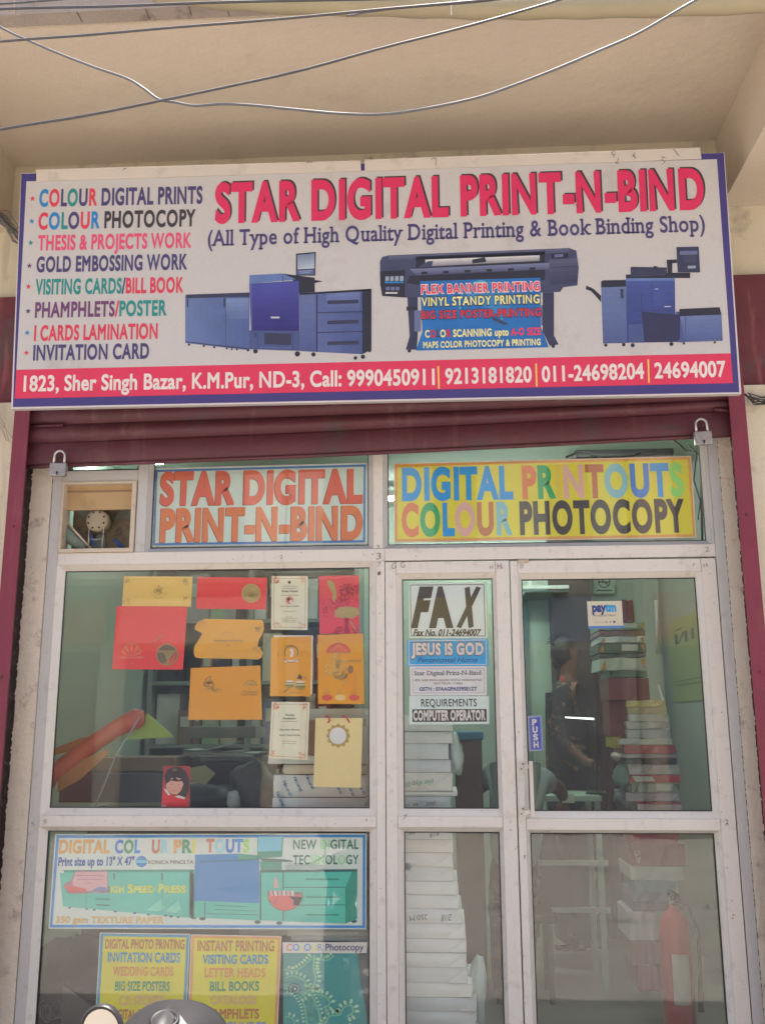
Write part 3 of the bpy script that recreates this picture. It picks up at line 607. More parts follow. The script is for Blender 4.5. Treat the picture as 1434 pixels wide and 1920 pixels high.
PR = ink(A(226, 60, 84)); PY = ink(A(232, 224, 150)); PRD = ink(A(206, 50, 62))
for s_, x0, y0, x1, y1, h, m1, m2 in (('FLEX BANNER PRINTING', 375, 858, 1132, 836, 52, PR, WHT), ('VINYL STANDY PRINTING', 375, 938, 1130, 918, 52, PY, BLK), ('BIG SIZE POSTER-PRINTING', 377, 1018, 1140, 1000, 46, PRD, CHAR)):
    zt_(z5, [(s_, m2)], x0-3, y0+2, x1+3, y1+2, h+4, off=.075, layer=10, track=.1, name='lettering_outline'); zt_(z5, [(s_, m1)], x0, y0, x1, y1, h, off=.03, layer=11, track=.13)
zt_(z5, [('C', PY), ('O', PRD), ('L', CHAR), ('O', PY), ('R', PRD), (' SCANNING upto ', PY), ('A-O SIZE', PR)], 398, 1138, 1140, 1120, 44, off=.04, layer=10, track=.1)
zt_(z5, [('MAPS COLOR PHOTOCOPY & PRINTING', PY)], 387, 1206, 1137, 1186, 38, off=.035, layer=10, track=.1)
art = Art(SG, sgn, zz(3.585, 1034, 270)); p = art.poly
art.grad([(330, 925), (497, 920), (505, 1340), (343, 1342)], (104, 120, 162), (78, 92, 138), 8, 'y', 5); p([(330, 925), (345, 918), (497, 915), (497, 960), (330, 966)], BLK, 6); p([(458, 975), (480, 975), (480, 1040), (462, 1040)], SD, 6)
p([(232, 953), (280, 975), (330, 1022), (330, 1066), (300, 1030), (262, 990), (227, 978)], BLK, 5)
art.grad([(497, 905), (825, 905), (830, 1332), (505, 1338)], (70, 86, 148), (50, 60, 118), 9, 'y', 6); art.line([(502, 1125), (828, 1120)], 2.5, SD, 7); art.line([(600, 1010), (600, 1090)], 2.5, SD, 7); art.line([(672, 925), (672, 1120)], 1.5, SD, 7); art.line([(530, 890), (760, 880)], 2, MID, 7); p([(497, 905), (825, 902), (825, 920), (497, 924)], SBL, 7)
p([(497, 880), (770, 868), (928, 867), (928, 903), (825, 903), (497, 906)], BLK, 6); p([(528, 828), (770, 832), (772, 872), (528, 882)], SD, 7); p([(680, 822), (710, 826), (690, 850)], BLK, 8)
p([(512, 1215), (615, 1212), (625, 1332), (515, 1336)], SL2, 7); p([(605, 1130), (860, 1150), (860, 1300), (845, 1332), (620, 1334)], ink(A(50, 52, 84)), 8); p([(690, 975), (714, 975), (714, 980), (690, 980)], LGY, 8); p([(755, 1092), (797, 1092), (797, 1098), (755, 1098)], LGY, 9)
p([(832, 1130), (890, 1128), (890, 1335), (848, 1335)], SL2, 7); art.grad([(858, 1150), (1138, 1148), (1145, 1325), (888, 1333)], (104, 120, 162), (80, 94, 142), 6, 'y', 8); p([(855, 1112), (1125, 1100), (1138, 1150), (855, 1160)], BLK, 9); p([(894, 1160), (899, 1160), (899, 1333), (894, 1333)], SL2, 9)
p([(835, 695), (985, 692), (995, 865), (845, 865)], SD, 7); p([(858, 722), (975, 720), (975, 745), (858, 748)], MID, 8); p([(880, 750), (968, 748), (968, 800), (885, 802)], CHAR, 8); p([(910, 822), (965, 820), (965, 838), (912, 840)], GRY, 8)
p([(770, 780), (838, 778), (840, 800), (808, 805), (808, 868), (776, 870)], BLK, 6)
for x, y, r in ((362, 1353, 11), (482, 1350, 12), (542, 1354, 14), (802, 1346, 14), (886, 1342, 8), (1093, 1335, 8)): art.circ(x, y, r, BLK, 5)
art.build('printed_copier')
ink = _ink
# twigs, threads caught on the top edge
tw = mat('dry_twig', (.12, .09, .08), .9); q = MB()
rr = random.Random(4)
for px, py in ((240, 318), (580, 305), (690, 300), (808, 303), (1150, 286), (1158, 300), (1188, 290), (1262, 283), (1245, 300), (1080, 388)):
    a = SG.at(*SG.xz(px, py), .012); v = [a]
    for k in range(4): v.append(v[-1]+Vector((rr.uniform(-.012, .012), rr.uniform(-.004, .004), rr.uniform(-.016, .012))))
    q.tube(v, .0011, tw, 5)
o = q.build('caught_twigs', sgn); o['kind'] = 'stuff'

# ------------------------------------------------------------------ signs and papers behind the glass
INK = .96
WHT = ink(A(226, 214, 208)); TXT = DK = PUR = MAUVE = None
DK = ink(A(62, 56, 60)); PUR = ink(A(74, 66, 112)); MAUVE = ink(A(112, 66, 108))
SI = Surf(.0385)
def board(name, label, cat, quad, col, group=None, z=None, th=.0015, curl=0, S=SI, matl=None):
    z = z or (lambda x, y: (x, y)); px = [z(*p) for p in quad]; xs = [S.xz(*p) for p in px]
    base = Vector((sum(a[0] for a in xs)/len(xs), S.Y, min(a[1] for a in xs)))
    t = thing(name, label, cat, base, group); m_ = matl or mat('printed_paper', col, .5, .04, 7, fine=.03)
    sheet('sheet', S, t, px, m_, th); return t
# STAR DIGITAL
z2 = zz(3.117, 270, 830)
t = board('window_sign', 'white window sign STAR DIGITAL PRINT-N-BIND in orange letters with blue edge', 'sign', [(60, 150), (1306, 118), (1302, 592), (44, 610)], A(190, 204, 196, .6), z=z2, th=.004)
art = Art(SI, t, z2); q4 = [(60, 150), (1306, 118), (1302, 592), (44, 610)]; art.frame(q4, 9, 13, ink(A(62, 108, 160)), 1); art.frame(q4, 0, 6, WHT, 1); art.build('border')
O1 = ink(A(222, 106, 82)); O2 = ink(A(232, 136, 88)); OD = ink(A(120, 60, 52))
for s_, y0, y1, m_ in (('STAR DIGITAL', 356, 341, O1), ('PRINT-N-BIND', 570, 555, O2)):
    zt_(z2, [(s_, OD)], 89, y0+3, 1273, y1+3, 172, SI, t, off=.055, layer=2, track=.1, name='lettering_shadow'); zt_(z2, [(s_, m_)], 93, y0, 1278, y1, 172, SI, t, off=.055, layer=3, track=.1)
# DIGITAL PRINTOUTS
q4 = [(738.4, 869), (1294.8, 855), (1304.6, 1008), (738.4, 1017.5)]
YP = A(226, 214, 50, .62); t = board('window_sign', 'yellow window sign DIGITAL PRINTOUTS COLOUR PHOTOCOPY in many coloured letters', 'sign', q4, YP, th=.004)
art = Art(SI, t); art.frame(q4, 0, 1.5, WHT, 1); art.frame(q4, 1.5, 5, ink(A(236, 168, 84)), 1); art.build('border')
cB = ink(A(22, 128, 190)); cO = ink(A(240, 138, 84)); cG = ink(A(34, 140, 86)); cY = ink(A(214, 192, 60)); cPk = ink(A(216, 170, 160)); cBr = ink(A(160, 92, 48)); cS = ink(A(112, 160, 170)); cB2 = ink(A(36, 104, 176)); cLG = ink(A(130, 190, 100)); cK = ink(A(50, 44, 44))
text(SI, t, [('DIGITAL ', cB), ('P', cO), ('R', cG), ('I', cY), ('N', cPk), ('T', cBr), ('O', cS), ('U', cB2), ('T', cB), ('S', cLG)], 753.5, 936, 1282, 927.5, 55, off=.05, layer=2, track=.1)
text(SI, t, [('C', cO), ('O', cG), ('L', cB), ('O', cPk), ('U', cBr), ('R', cS), (' PHOTOCOPY', cK)], 753, 1003, 1285, 994.5, 55, off=.05, layer=2, track=.1)

# wedding cards and envelopes stuck inside the window
z5 = zz(3.841, 60, 1040); z6 = zz(3.774, 340, 1050); z7 = zz(3.774, 340, 1300)
GR = 'invitation cards stuck on the window'
ORC = A(246, 172, 46, .58); GOLD = mat('gold_foil_print', (.42, .3, .13), .35, .12, 60, metal=.4); GLD2 = mat('dull_gold_print', (.5, .36, .12), .5, .1, 60); BRN = ink(A(130, 84, 70)); SLV = ink(A(150, 124, 78)); TXT = ink(A(110, 92, 80))
def flourish(art, x, y, s, m, L=2, k=5, seed=1):
    r = random.Random(seed)
    for i in range(k):
        a = r.uniform(0, 6.28); cx, cy = x+r.uniform(-.5, .5)*s, y+r.uniform(-.5, .5)*s
        art.ring(cx, cy, s*r.uniform(.12, .3), max(3.2, s*.09), m, L, 9, math.degrees(a), math.degrees(a)+r.uniform(150, 300))
def lineart(art, x, y, s, m, L=2, seed=2):   # small seated-figure style ornament, generic
    art.ring(x, y-s*.35, s*.2, s*.1, m, L, 10); art.ring(x, y+s*.1, s*.42, s*.09, m, L, 12, 20, 160); art.ring(x, y+.05*s, s*.3, s*.09, m, L, 12, 180, 360)
    art.poly([(x-.12*s, y-.9*s), (x, y-.6*s), (x+.12*s, y-.9*s), (x, y-1.05*s)], m, L); flourish(art, x, y, s*1.1, m, L, 7, seed)
def scribble(art, x0, x1, y, m, h=3, L=2, seed=0):
    r = random.Random(seed); x = x0; pts = []
    while x < x1: pts.append((x, y+r.uniform(-h, h))); x += r.uniform(2.5, 6)
    if len(pts) > 1: art.line(pts, 2.6, m, L)
q4 = [(665, 155), (1158, 158), (1145, 375), (650, 370)]
t = board('invitation_card', 'pale gold wide card at the top left of the window display', 'card', q4, A(228, 190, 104, .6), GR, z5)
art = Art(SI, t, z5); lineart(art, 915, 265, 48, SLV); art.ring(915, 262, 50, 3, SLV, 2, 18, 10, 170)
for x, y in ((690, 185), (680, 340), (1115, 200), (1105, 320)): flourish(art, x, y, 36, SLV, 2, 6, x)
art.build('ornament')
q4 = [(612, 370), (1120, 372), (1088, 828), (580, 825)]
t = board('invitation_card', 'large square red card with a round gold seal in the window', 'card', q4, A(238, 66, 66, .6), GR, z5)
art = Art(SI, t, z5); art.circ(975, 720, 80, GOLD, 2, n=24); art.circ(975, 720, 70, ink(A(90, 74, 66)), 3, n=24); art.poly([(905, 690), (1045, 690), (1000, 740), (985, 790), (960, 790)], GOLD, 4); art.poly([(915, 705), (950, 705), (975, 765), (960, 780)], ink(A(90, 74, 66)), 5); art.poly([(985, 780), (1040, 700), (1030, 760), (1000, 790)], ink(A(220, 80, 70)), 5); art.ring(960, 665, 80, 6, GOLD, 5, 8, 190, 260)
PK = ink(A(240, 118, 100))
for i in range(7):
    a = math.radians(180+30*i); art.poly([(720, 740), (720+70*math.cos(a-.16), 740+70*math.sin(a-.16)), (720+95*math.cos(a), 740+105*math.sin(a)), (720+70*math.cos(a+.16), 740+70*math.sin(a+.16))], PK, 2)
art.ring(720, 700, 60, 5, GLD2, 3, 14, 180, 360); art.line([(640, 745), (800, 745)], 5, PK, 3); art.circ(722, 785, 6, SLV, 3)
art.build('ornament')
q4 = [(118, 120), (608, 125), (598, 350), (105, 345)]
t = board('invitation_card', 'long red envelope with a gold medallion, left of the white invitation', 'card', q4, A(222, 56, 62, .6), GR, z6)
art = Art(SI, t, z6); art.circ(495, 235, 68, GLD2, 2, n=24); art.ring(495, 235, 50, 4, GOLD, 3); flourish(art, 495, 235, 60, GOLD, 3, 9, 4); art.line([(135, 215), (222, 345)], 2, PK, 2); art.line([(135, 215), (165, 180)], 2, PK, 2); art.build('ornament')
sc_ = [(165, 416), (120, 440), (98, 468), (96, 490), (120, 505), (145, 515), (148, 525), (118, 572), (92, 615), (88, 655), (98, 685), (120, 695), (510, 701), (540, 705), (568, 690), (578, 655), (560, 625), (540, 610), (548, 570), (576, 520), (585, 480), (583, 445), (570, 424)]
t = board('invitation_card', 'orange scroll shaped card under the long red envelope', 'card', sc_, A(236, 172, 62, .58), GR, z6)
art = Art(SI, t, z6); scribble(art, 225, 455, 575, SLV, 10, 2, 3); scribble(art, 235, 440, 570, TXT, 5, 3, 5); art.ring(330, 560, 50, 3, SLV, 2, 10, 200, 340); art.circ(330, 606, 12, SLV, 2, ry=7)
flourish(art, 555, 480, 50, SLV, 2, 9, 7); flourish(art, 545, 640, 45, SLV, 2, 7, 8); flourish(art, 135, 455, 40, SLV, 2, 5, 9); art.build('ornament')
q4 = [(68, 765), (560, 746), (572, 1131), (50, 1131)]
t = board('invitation_card', 'big orange landscape card below the scroll shaped card', 'card', q4, A(240, 164, 44, .58), GR, z6)
art = Art(SI, t, z6); lineart(art, 205, 880, 62, GOLD, 2, 11); scribble(art, 120, 300, 915, SLV, 6, 2, 4); scribble(art, 130, 300, 935, SLV, 4, 2, 14); art.ring(490, 900, 48, 5, GOLD, 2, 12, 190, 350); scribble(art, 425, 545, 935, GOLD, 12, 2, 6); art.poly([(455, 885), (490, 865), (525, 885), (500, 890)], SLV, 3); scribble(art, 420, 540, 955, TXT, 3, 2, 9); art.build('ornament')
def invite(q4, label, z, s1, s2):
    t = board('invitation_card', label, 'card', q4, A(214, 208, 184, .6), GR, z); art = Art(SI, t, z)
    (ax, ay), (bx, by), (cx, cy), (dx, dy) = q4; art.frame(q4, 16, 2, BRN, 1)
    for (x, y), n in zip(((ax+30, ay+28), (bx-35, by+30), (cx-35, cy-30), (dx+38, dy-28)), (13, 7, 7, 7)): flourish(art, x, y, 40, ink(A(190, 120, 96)), 2, n, int(x))
    w = bx-ax; mx = (ax+cx)/2
    for fy, hw, m_ in s2: scribble(art, mx-w*hw, mx+w*hw, ay+(dy-ay)*fy, m_, 2.2, 2, int(fy*100))
    art.build('ornament')
    for st, fy, hw, h, m_ in s1: zt_(z, [(st, m_)], mx-w*hw, ay+(dy-ay)*fy, mx+w*hw, ay+(dy-ay)*fy, h, SI, t, off=.01, layer=3, shear=.25)
    return t
t = invite([(640, 113), (895, 113), (893, 495), (635, 492)], 'white wedding invitation with floral border at the top of the window', z6, [('Kuan Pujan', .30, .22, 14, DK), ('Master Kishore Chaudhary', .575, .27, 8, DK)],
       [(.19, .2, TXT), (.23, .2, TXT), (.36, .24, TXT), (.66, .18, SLV), (.77, .1, SLV), (.8, .2, SLV), (.83, .2, SLV), (.86, .2, SLV)])
art = Art(SI, t, z6); art.circ(765, 158, 11, DK, 3); art.circ(767, 285, 27, ink(A(190, 110, 90)), 3); art.circ(760, 278, 12, DK, 4); art.circ(778, 296, 11, WHT, 4); art.build('emblem')
invite([(640, 60), (908, 62), (893, 472), (620, 460)], 'white wedding invitation with floral border beside the cream paper bag', z7, [('Wedding', .25, .12, 14, DK), ('Invitation', .31, .17, 14, DK), ('Riya Rani Sharma', .505, .26, 10, DK), ('Sumit Chand Verma', .60, .27, 10, DK)], [(.345, .22, TXT), (.70, .2, SLV), (.74, .18, SLV)])
q4 = [(973, 113), (1257, 108), (1262, 520), (978, 522)]
t = board('invitation_card', 'red upright card printed with a peacock and a tree, top right of the window', 'card', q4, A(236, 70, 84, .6), GR, z6)
art = Art(SI, t, z6); CR = ink(A(140, 12, 44)); r = random.Random(12)
for i in range(190):
    if r.random() < .6: x, y = r.uniform(1120, 1256), r.gauss(215, 28)
    else: x = r.uniform(1000, 1190); y = 360 - (x-1000)*.45 + r.gauss(0, 26)
    if not (978 < x < 1256 and 150 < y < 400): continue
    a = r.uniform(0, 6.28); l = r.uniform(7, 13); art.poly([(x-l*math.cos(a), y-l*math.sin(a)), (x+3*math.sin(a), y-3*math.cos(a)), (x+l*math.cos(a), y+l*math.sin(a)), (x-3*math.sin(a), y+3*math.cos(a))], CR, 2)
art.poly([(1030, 145), (1055, 140), (1085, 165), (1095, 215), (1098, 260), (1080, 300), (1066, 270), (1070, 235), (1050, 205), (1040, 180)], GLD2, 3)
art.poly([(1085, 360), (1120, 335), (1180, 328), (1250, 340), (1258, 385), (1215, 415), (1150, 412), (1090, 405)], GLD2, 3); art.poly([(1150, 410), (1185, 410), (1178, 460), (1195, 515), (1150, 517), (1160, 460)], CR, 4); art.line([(1195, 430), (1240, 510)], 8, GLD2, 4); flourish(art, 1105, 495, 50, CR, 4, 8, 3); flourish(art, 1225, 495, 40, CR, 4, 6, 6); art.build('ornament')
q4 = [(638, 548), (922, 540), (915, 965), (628, 963)]
t = board('invitation_card', 'orange upright card with a white emblem and clay pots, below the white invitation', 'card', q4, ORC, GR, z6)
sheet('inner_sheet', Surf(.0405), t, [z6(654, 532), z6(931, 534), z6(926, 950), z6(650, 950)], mat('printed_paper', A(214, 206, 196), .6))
art = Art(SI, t, z6); art.ring(778, 655, 48, 7, ink(A(84, 92, 52)), 2, 18, 150, 390); art.poly([(765, 630), (790, 625), (795, 660), (785, 690), (770, 680), (778, 655)], WHT, 3); art.poly([(715, 695), (745, 710), (805, 710), (835, 695), (820, 722), (735, 724)], WHT, 3); art.line([(720, 700), (760, 722), (800, 722), (832, 700)], 4, DK, 4)
scribble(art, 735, 800, 612, GOLD, 8, 2, 4); scribble(art, 680, 698, 670, GOLD, 24, 2, 2); scribble(art, 845, 865, 670, GOLD, 24, 2, 3)
for x, y, rx, ry in ((768, 880, 32, 26), (842, 888, 38, 32)):
    art.circ(x, y, rx, ink(A(130, 120, 60)), 2, ry=ry); art.line([(x-rx, y-4), (x+rx, y-4)], 4, WHT, 3); art.line([(x-rx+4, y+10), (x+rx-4, y+10)], 3, DK, 3)
art.circ(768, 858, 28, WHT, 3, ry=6); art.circ(842, 862, 34, WHT, 3, ry=7); art.poly([(820, 840), (835, 805), (858, 830), (850, 845)], DK, 3); art.poly([(862, 830), (870, 822), (892, 840), (885, 850)], ink(A(150, 120, 60)), 3); art.line([(725, 940), (765, 905)], 4, DK, 3); scribble(art, 765, 860, 940, GOLD, 3, 2, 5); art.build('ornament')
q4 = [(965, 530), (1285, 520), (1293, 1020), (968, 1018)]
t = board('invitation_card', 'orange upright card with a maroon umbrella, right edge of the window', 'card', q4, ORC, GR, z6)
art = Art(SI, t, z6); MR = ink(A(176, 72, 66)); PL = ink(A(206, 178, 120))
art.poly([(1112+86*math.cos(math.radians(a)), 655+68*math.sin(math.radians(a))) for a in range(180, 361, 12)], MR, 2)
for k in (-60, -35, -10, 14, 38, 62): art.line([(1112, 590), (1112+k, 652)], 5, ink(A(206, 130, 60)), 3)
art.line([(1026, 657), (1198, 657)], 7, SLV, 3); art.line([(1112, 590), (1112, 572)], 5, SLV, 3); art.line([(1120, 660), (1118, 740)], 4, SLV, 2)
for x, y, r_ in ((1080, 700, 26), (1070, 790, 36), (1110, 770, 40), (1150, 800, 34), (1120, 830, 28)): flourish(art, x, y, r_*2.2, PL, 2, 8, int(x))
art.circ(1197, 775, 20, ink(A(120, 90, 60)), 3, ry=28, n=12); art.poly([(1165, 800), (1230, 800), (1240, 940), (1155, 940)], ink(A(226, 150, 40)), 2); art.line([(1165, 805), (1150, 900)], 3, SLV, 3); art.line([(1232, 805), (1240, 930)], 3, SLV, 3); scribble(art, 1175, 1275, 712, TXT, 8, 3, 5); scribble(art, 1145, 1280, 720, SLV, 5, 2, 8)
for x, m_ in ((1032, MR), (1125, PL), (1222, MR)): art.circ(x, 974, 38, m_, 2, ry=22); scribble(art, x-25, x+25, 940, SLV, 8, 2, int(x)); scribble(art, x-15, x+15, 915, SLV, 5, 2, int(x)+1)
art.build('ornament')
q4 = [(950, 175), (1282, 175), (1270, 668), (935, 660)]
t = board('paper_bag', 'cream paper gift bag with maroon handles hanging in the window', 'bag', q4, A(232, 214, 156, .6), None, z7, th=.012)
art = Art(SI, t, z7)
for k in range(12): a = math.tau*k/12; art.circ(1110+72*math.cos(a), 300+72*math.sin(a), 14, GLD2, 1, n=10)
art.circ(1110, 300, 74, GLD2, 2, n=28); art.circ(1108, 300, 60, ink((.78, .78, .76)), 3, n=28); art.build('seal')
q = MB(); hm = mat('maroon_cord', A(150, 40, 60), .7)
for pp in (((1018, 165), (1035, 160), (1048, 175), (1050, 195), (1038, 208)), ((1135, 165), (1160, 163), (1178, 185), (1190, 208))):
    q.tube([SI.at(*SI.xz(*z7(*p)), .004) for p in pp], .0028, hm, 6)
q.build('bag_handle', t)

# notices on the narrow leaf
z8 = zz(5.515, 700, 1040); NG = 'notices pasted on the narrow door pane'
q4 = [(362, 295), (1160, 290), (1175, 860), (372, 860)]
t = board('notice', 'white FAX notice in slanted black letters on the narrow pane', 'notice', q4, A(206, 212, 210, .6), NG, z8)
art = Art(SI, t, z8); art.frame(q4, 16, 7, DK, 1); art.build('border')
for c_, a0_, a1_ in (('F', 395, 540), ('A', 572, 825), ('X', 862, 1040)): zt_(z8, [(c_, cK)], a0_, 722, a1_, 720, 352, SI, t, off=.075, layer=2, shear=.22 if c_ != 'A' else 0)
zt_(z8, [('Fax No. 011-24694007', cK)], 410, 837, 1100, 835, 62, SI, t, off=.04, layer=2, shear=.25)
q4 = [(350, 880), (1185, 866), (1188, 1150), (352, 1155)]
t = board('notice', 'bright blue JESUS IS GOD sticker under the FAX notice', 'notice', q4, A(38, 158, 214, .62), NG, z8)
art = Art(SI, t, z8); art.frame([(364, 888), (1168, 878), (1172, 1138), (366, 1142)], 0, 7, WHT, 1); art.build('border')
zt_(z8, [('JESUS IS GOD', ink(A(90, 80, 90)))], 386, 1036, 1142, 1031, 118, SI, t, off=.095, layer=2, track=.1, name='lettering_outline'); zt_(z8, [('JESUS IS GOD', WHT)], 392, 1032, 1138, 1028, 110, SI, t, off=.055, layer=3, track=.12)
zt_(z8, [('Pentecostal Home', ink(A(20, 50, 110)))], 455, 1112, 1070, 1110, 48, SI, t, off=.005, layer=2, shear=.35)
q4 = [(375, 1156), (1167, 1151), (1172, 1455), (383, 1455)]
t = board('notice', 'small white address notice with GSTN number under the blue sticker', 'notice', q4, A(226, 220, 220, .62), NG, z8)
art = Art(SI, t, z8); art.frame(q4, 24, 3, MAUVE, 1); art.build('border')
zt_(z8, [('Star Digital Print-N-Bind', DK)], 420, 1247, 1115, 1242, 44, SI, t, off=.004, layer=2, serif=True); zt_(z8, [('1823, SHER SINGH BAZAR, KOTLA MUBARAKPUR', TXT)], 422, 1308, 1118, 1306, 20, SI, t, off=.01, layer=2)
zt_(z8, [('NEW DELHI - 110003', TXT)], 618, 1342, 920, 1341, 20, SI, t, off=.01, layer=2); zt_(z8, [('GSTN : 07AAGPA5595E1ZT', PUR)], 475, 1408, 1070, 1404, 36, SI, t, off=.035, layer=2)
q4 = [(370, 1460), (1193, 1463), (1197, 1752), (370, 1755)]
t = board('notice', 'pale notice REQUIREMENTS COMPUTER OPERATOR above the paper stack', 'notice', q4, A(204, 212, 208, .6), NG, z8)
art = Art(SI, t, z8); art.poly([(400, 1599), (1168, 1596), (1170, 1727), (402, 1730)], cK, 1); art.build('black_panel')
zt_(z8, [('REQUIREMENTS', cK)], 493, 1570, 1067, 1567, 76, SI, t, off=.012, layer=2, track=.08); zt_(z8, [('COMPUTER OPERATOR', WHT)], 412, 1710, 1157, 1706, 94, SI, t, off=.05, layer=3, track=.1)
# door stickers
z9 = zz(4, 950, 1060)
q4 = [(600, 270), (860, 267), (872, 470), (612, 475)]
t = board('sticker', 'white payment sticker with blue lettering and blue lower edge on the door glass', 'sticker', q4, A(232, 216, 188, .62), None, z9)
art = Art(SI, t, z9); art.poly([(611, 456), (870, 452), (872, 470), (612, 475)], ink(A(60, 108, 170)), 1)
for x in (748, 775): art.poly([(x-7, 418), (x+7, 424), (x-7, 430)], cK, 2)
art.poly([(795, 417), (812, 417), (812, 431), (795, 431)], cK, 2); art.build('print')
zt_(z9, [('pay', ink(A(24, 46, 110))), ('tm', ink(A(20, 160, 220)))], 638, 347, 820, 344, 62, SI, t, off=.06, layer=2, track=.05); zt_(z9, [('Accepted Here', TXT)], 645, 384, 815, 381, 18, SI, t, off=.005, layer=2); zt_(z9, [('Payments on', SLV)], 652, 430, 735, 429, 10, SI, t, off=0, layer=2)
q4 = [(155, 1133), (258, 1128), (270, 1388), (170, 1393)]
t = board('sticker', 'upright blue PUSH sticker above the door handle', 'sticker', q4, A(44, 62, 150, .62), None, z9)
art = Art(SI, t, z9); art.frame(q4, 0, 4, ink(A(190, 180, 210)), 1); art.frame(q4, 8, 3, ink(A(150, 150, 200)), 1); art.build('border')
for i, c_ in enumerate('PUSH'): zt_(z9, [(c_, WHT)], 188+4*i, 1198+56*i, 226+4*i, 1197+56*i, 42, SI, t, off=.05, layer=2)

# ------------------------------------------------------------------ lower left posters
zc = zz(4.218, 60, 1540); zd = zz(3.774, 340, 1540)
q4 = [(104, 1563.7), (687.6, 1562.5), (687, 1742.7), (91.5, 1741.5)]
t = board('poster', 'wide white and teal poster of a digital press, NEW DIGITAL TECHNOLOGY', 'poster', q4, A(206, 214, 206, .62))
TL = ink(A(72, 166, 150)); TLD = ink(A(44, 130, 112)); TLK = ink(A(38, 84, 84)); BB = ink((.012, .27, .62)); LB = ink(A(110, 186, 206))
art = Art(SI, t); art.frame(q4, 2.5, 5, ink(A(34, 118, 178)), 1); art.build('border')
art = Art(SI, t, zc); p = art.poly
p([(222, 405), (245, 412), (280, 385), (1283, 382), (1283, 768), (247, 672)], TL, 1); p([(247, 385), (1283, 380), (1283, 402), (260, 402)], TLD, 2)
for x in (428, 1030): p([(x, 400), (x+4, 400), (x+4, 720 if x > 600 else 690), (x, 720 if x > 600 else 688)], TLD, 2)
for x in (648, 1026, 1270): p([(x, 410), (x+10, 410), (x+10, 460), (x, 460)], TLK, 3)
p([(505, 608), (620, 612), (620, 622), (505, 618)], TLD, 3); p([(510, 655), (615, 660), (615, 668), (510, 663)], TLK, 3)
for x, y, r in ((300, 683, 11), (437, 694, 11), (495, 700, 12), (662, 714, 12), (815, 725, 14), (923, 738, 12), (1060, 745, 14), (1102, 752, 16), (1158, 757, 12), (1275, 762, 16), (1350, 768, 26)): art.circ(x, y, r, TLK, 2, ry=r*.55)
for x, y, s in ((980, 670, 70), (1120, 680, 60)): p([(x-s, y+30), (x+s*.7, y-60), (x+s, y+20), (x+s*.2, y+45)], ink(A(112, 184, 164)), 2)
art.circ(868, 318, 45, BB, 2, n=24); p([(826, 305), (910, 305), (912, 328), (826, 328)], LB, 3)
PKS = ink(A(216, 168, 170)); PKR = ink(A(214, 100, 100))
p([(345, 395), (400, 388), (470, 396), (540, 388), (600, 392), (607, 560), (560, 570), (500, 560), (430, 572), (290, 570), (255, 512), (262, 490), (310, 468)], ink(A(150, 110, 120)), 3)
p([(348, 402), (598, 398), (600, 545), (520, 555), (330, 545), (325, 470)], PKS, 4); p([(262, 515), (330, 510), (440, 535), (420, 558), (300, 562)], PKR, 5); p([(470, 550), (530, 515), (590, 520), (600, 552)], ink(A(110, 120, 160)), 5)
scribble(art, 355, 575, 428, MAUVE, 4, 6, 1); scribble(art, 365, 570, 458, MAUVE, 4, 6, 2); scribble(art, 415, 480, 488, MAUVE, 3, 6, 3)
art.build('printed_press')
art = Art(SI, t, zd); p = art.poly
p([(60, 345), (100, 345), (100, 690), (60, 680)], TL, 1)
p([(90, 560), (560, 578), (563, 702), (90, 680)], TL, 2); p([(165, 575), (172, 575), (172, 690), (165, 690)], TLK, 3); p([(235, 590), (470, 600), (470, 608), (235, 598)], TLD, 3); p([(235, 620), (540, 632), (540, 638), (235, 626)], TLD, 3)
p([(180, 650), (545, 660), (545, 664), (180, 654)], TLK, 3)
p([(402, 228), (540, 240), (560, 265), (402, 283)], TLD, 3); p([(100, 236), (404, 229), (404, 280), (100, 284)], BB, 4); p([(98, 286), (552, 268), (553, 578), (90, 562)], BB, 3); p([(98, 284), (552, 266), (552, 271), (98, 289)], TLK, 5); p([(398, 285), (402, 285), (402, 575), (398, 575)], ink(A(30, 110, 166)), 4)
p([(540, 112), (722, 108), (713, 252), (540, 262)], TLD, 3); p([(545, 112), (718, 110), (708, 208), (545, 214)], LB, 4); p([(560, 262), (720, 268), (790, 278), (790, 286), (570, 284)], TLK, 4)
p([(555, 285), (712, 282), (712, 345), (565, 345)], TLD, 2); p([(565, 345), (1245, 340), (1245, 690), (1158, 724), (565, 700)], TL, 2); p([(565, 345), (1245, 338), (1245, 356), (565, 362)], TLK, 3); p([(1160, 470), (1205, 360), (1245, 345), (1245, 690), (1160, 724)], TLD, 3)
p([(718, 350), (726, 350), (726, 705), (718, 705)], TLK, 3); p([(556, 345), (566, 345), (566, 700), (556, 700)], TLK, 4)
for y in (465, 590): p([(728, y), (1158, y-2), (1158, y+3), (728, y+5)], TLK, 4)
for y in (408, 535, 660): p([(880, y-6), (1115, y-5), (1115, y+6), (880, y+7)], TLD, 5)
for x, y in ((150, 688), (88, 680), (540, 713), (694, 720), (1222, 706)): art.circ(x, y, 22, TLK, 1, ry=13)
art.circ(735, 520, 125, ink(A(120, 110, 100)), 6, ry=115, a0=-10, a1=195); art.circ(735, 522, 117, PKR, 7, ry=106, a0=0, a1=185); art.poly([(655, 470), (660, 400), (668, 385), (676, 400), (690, 470)], PKS, 7)
p([(760, 530), (860, 535), (830, 595), (790, 590), (800, 560)], ink(A(40, 36, 56)), 8); 
for i in range(6): p([(625+30*i, 490), (645+30*i, 488), (650+30*i, 525), (632+30*i, 528)], WHT if i % 2 else PKS, 8)
art.ring(650, 550, 26, 4, MAUVE, 9, 10, 0, 180)
art.build('printed_press')
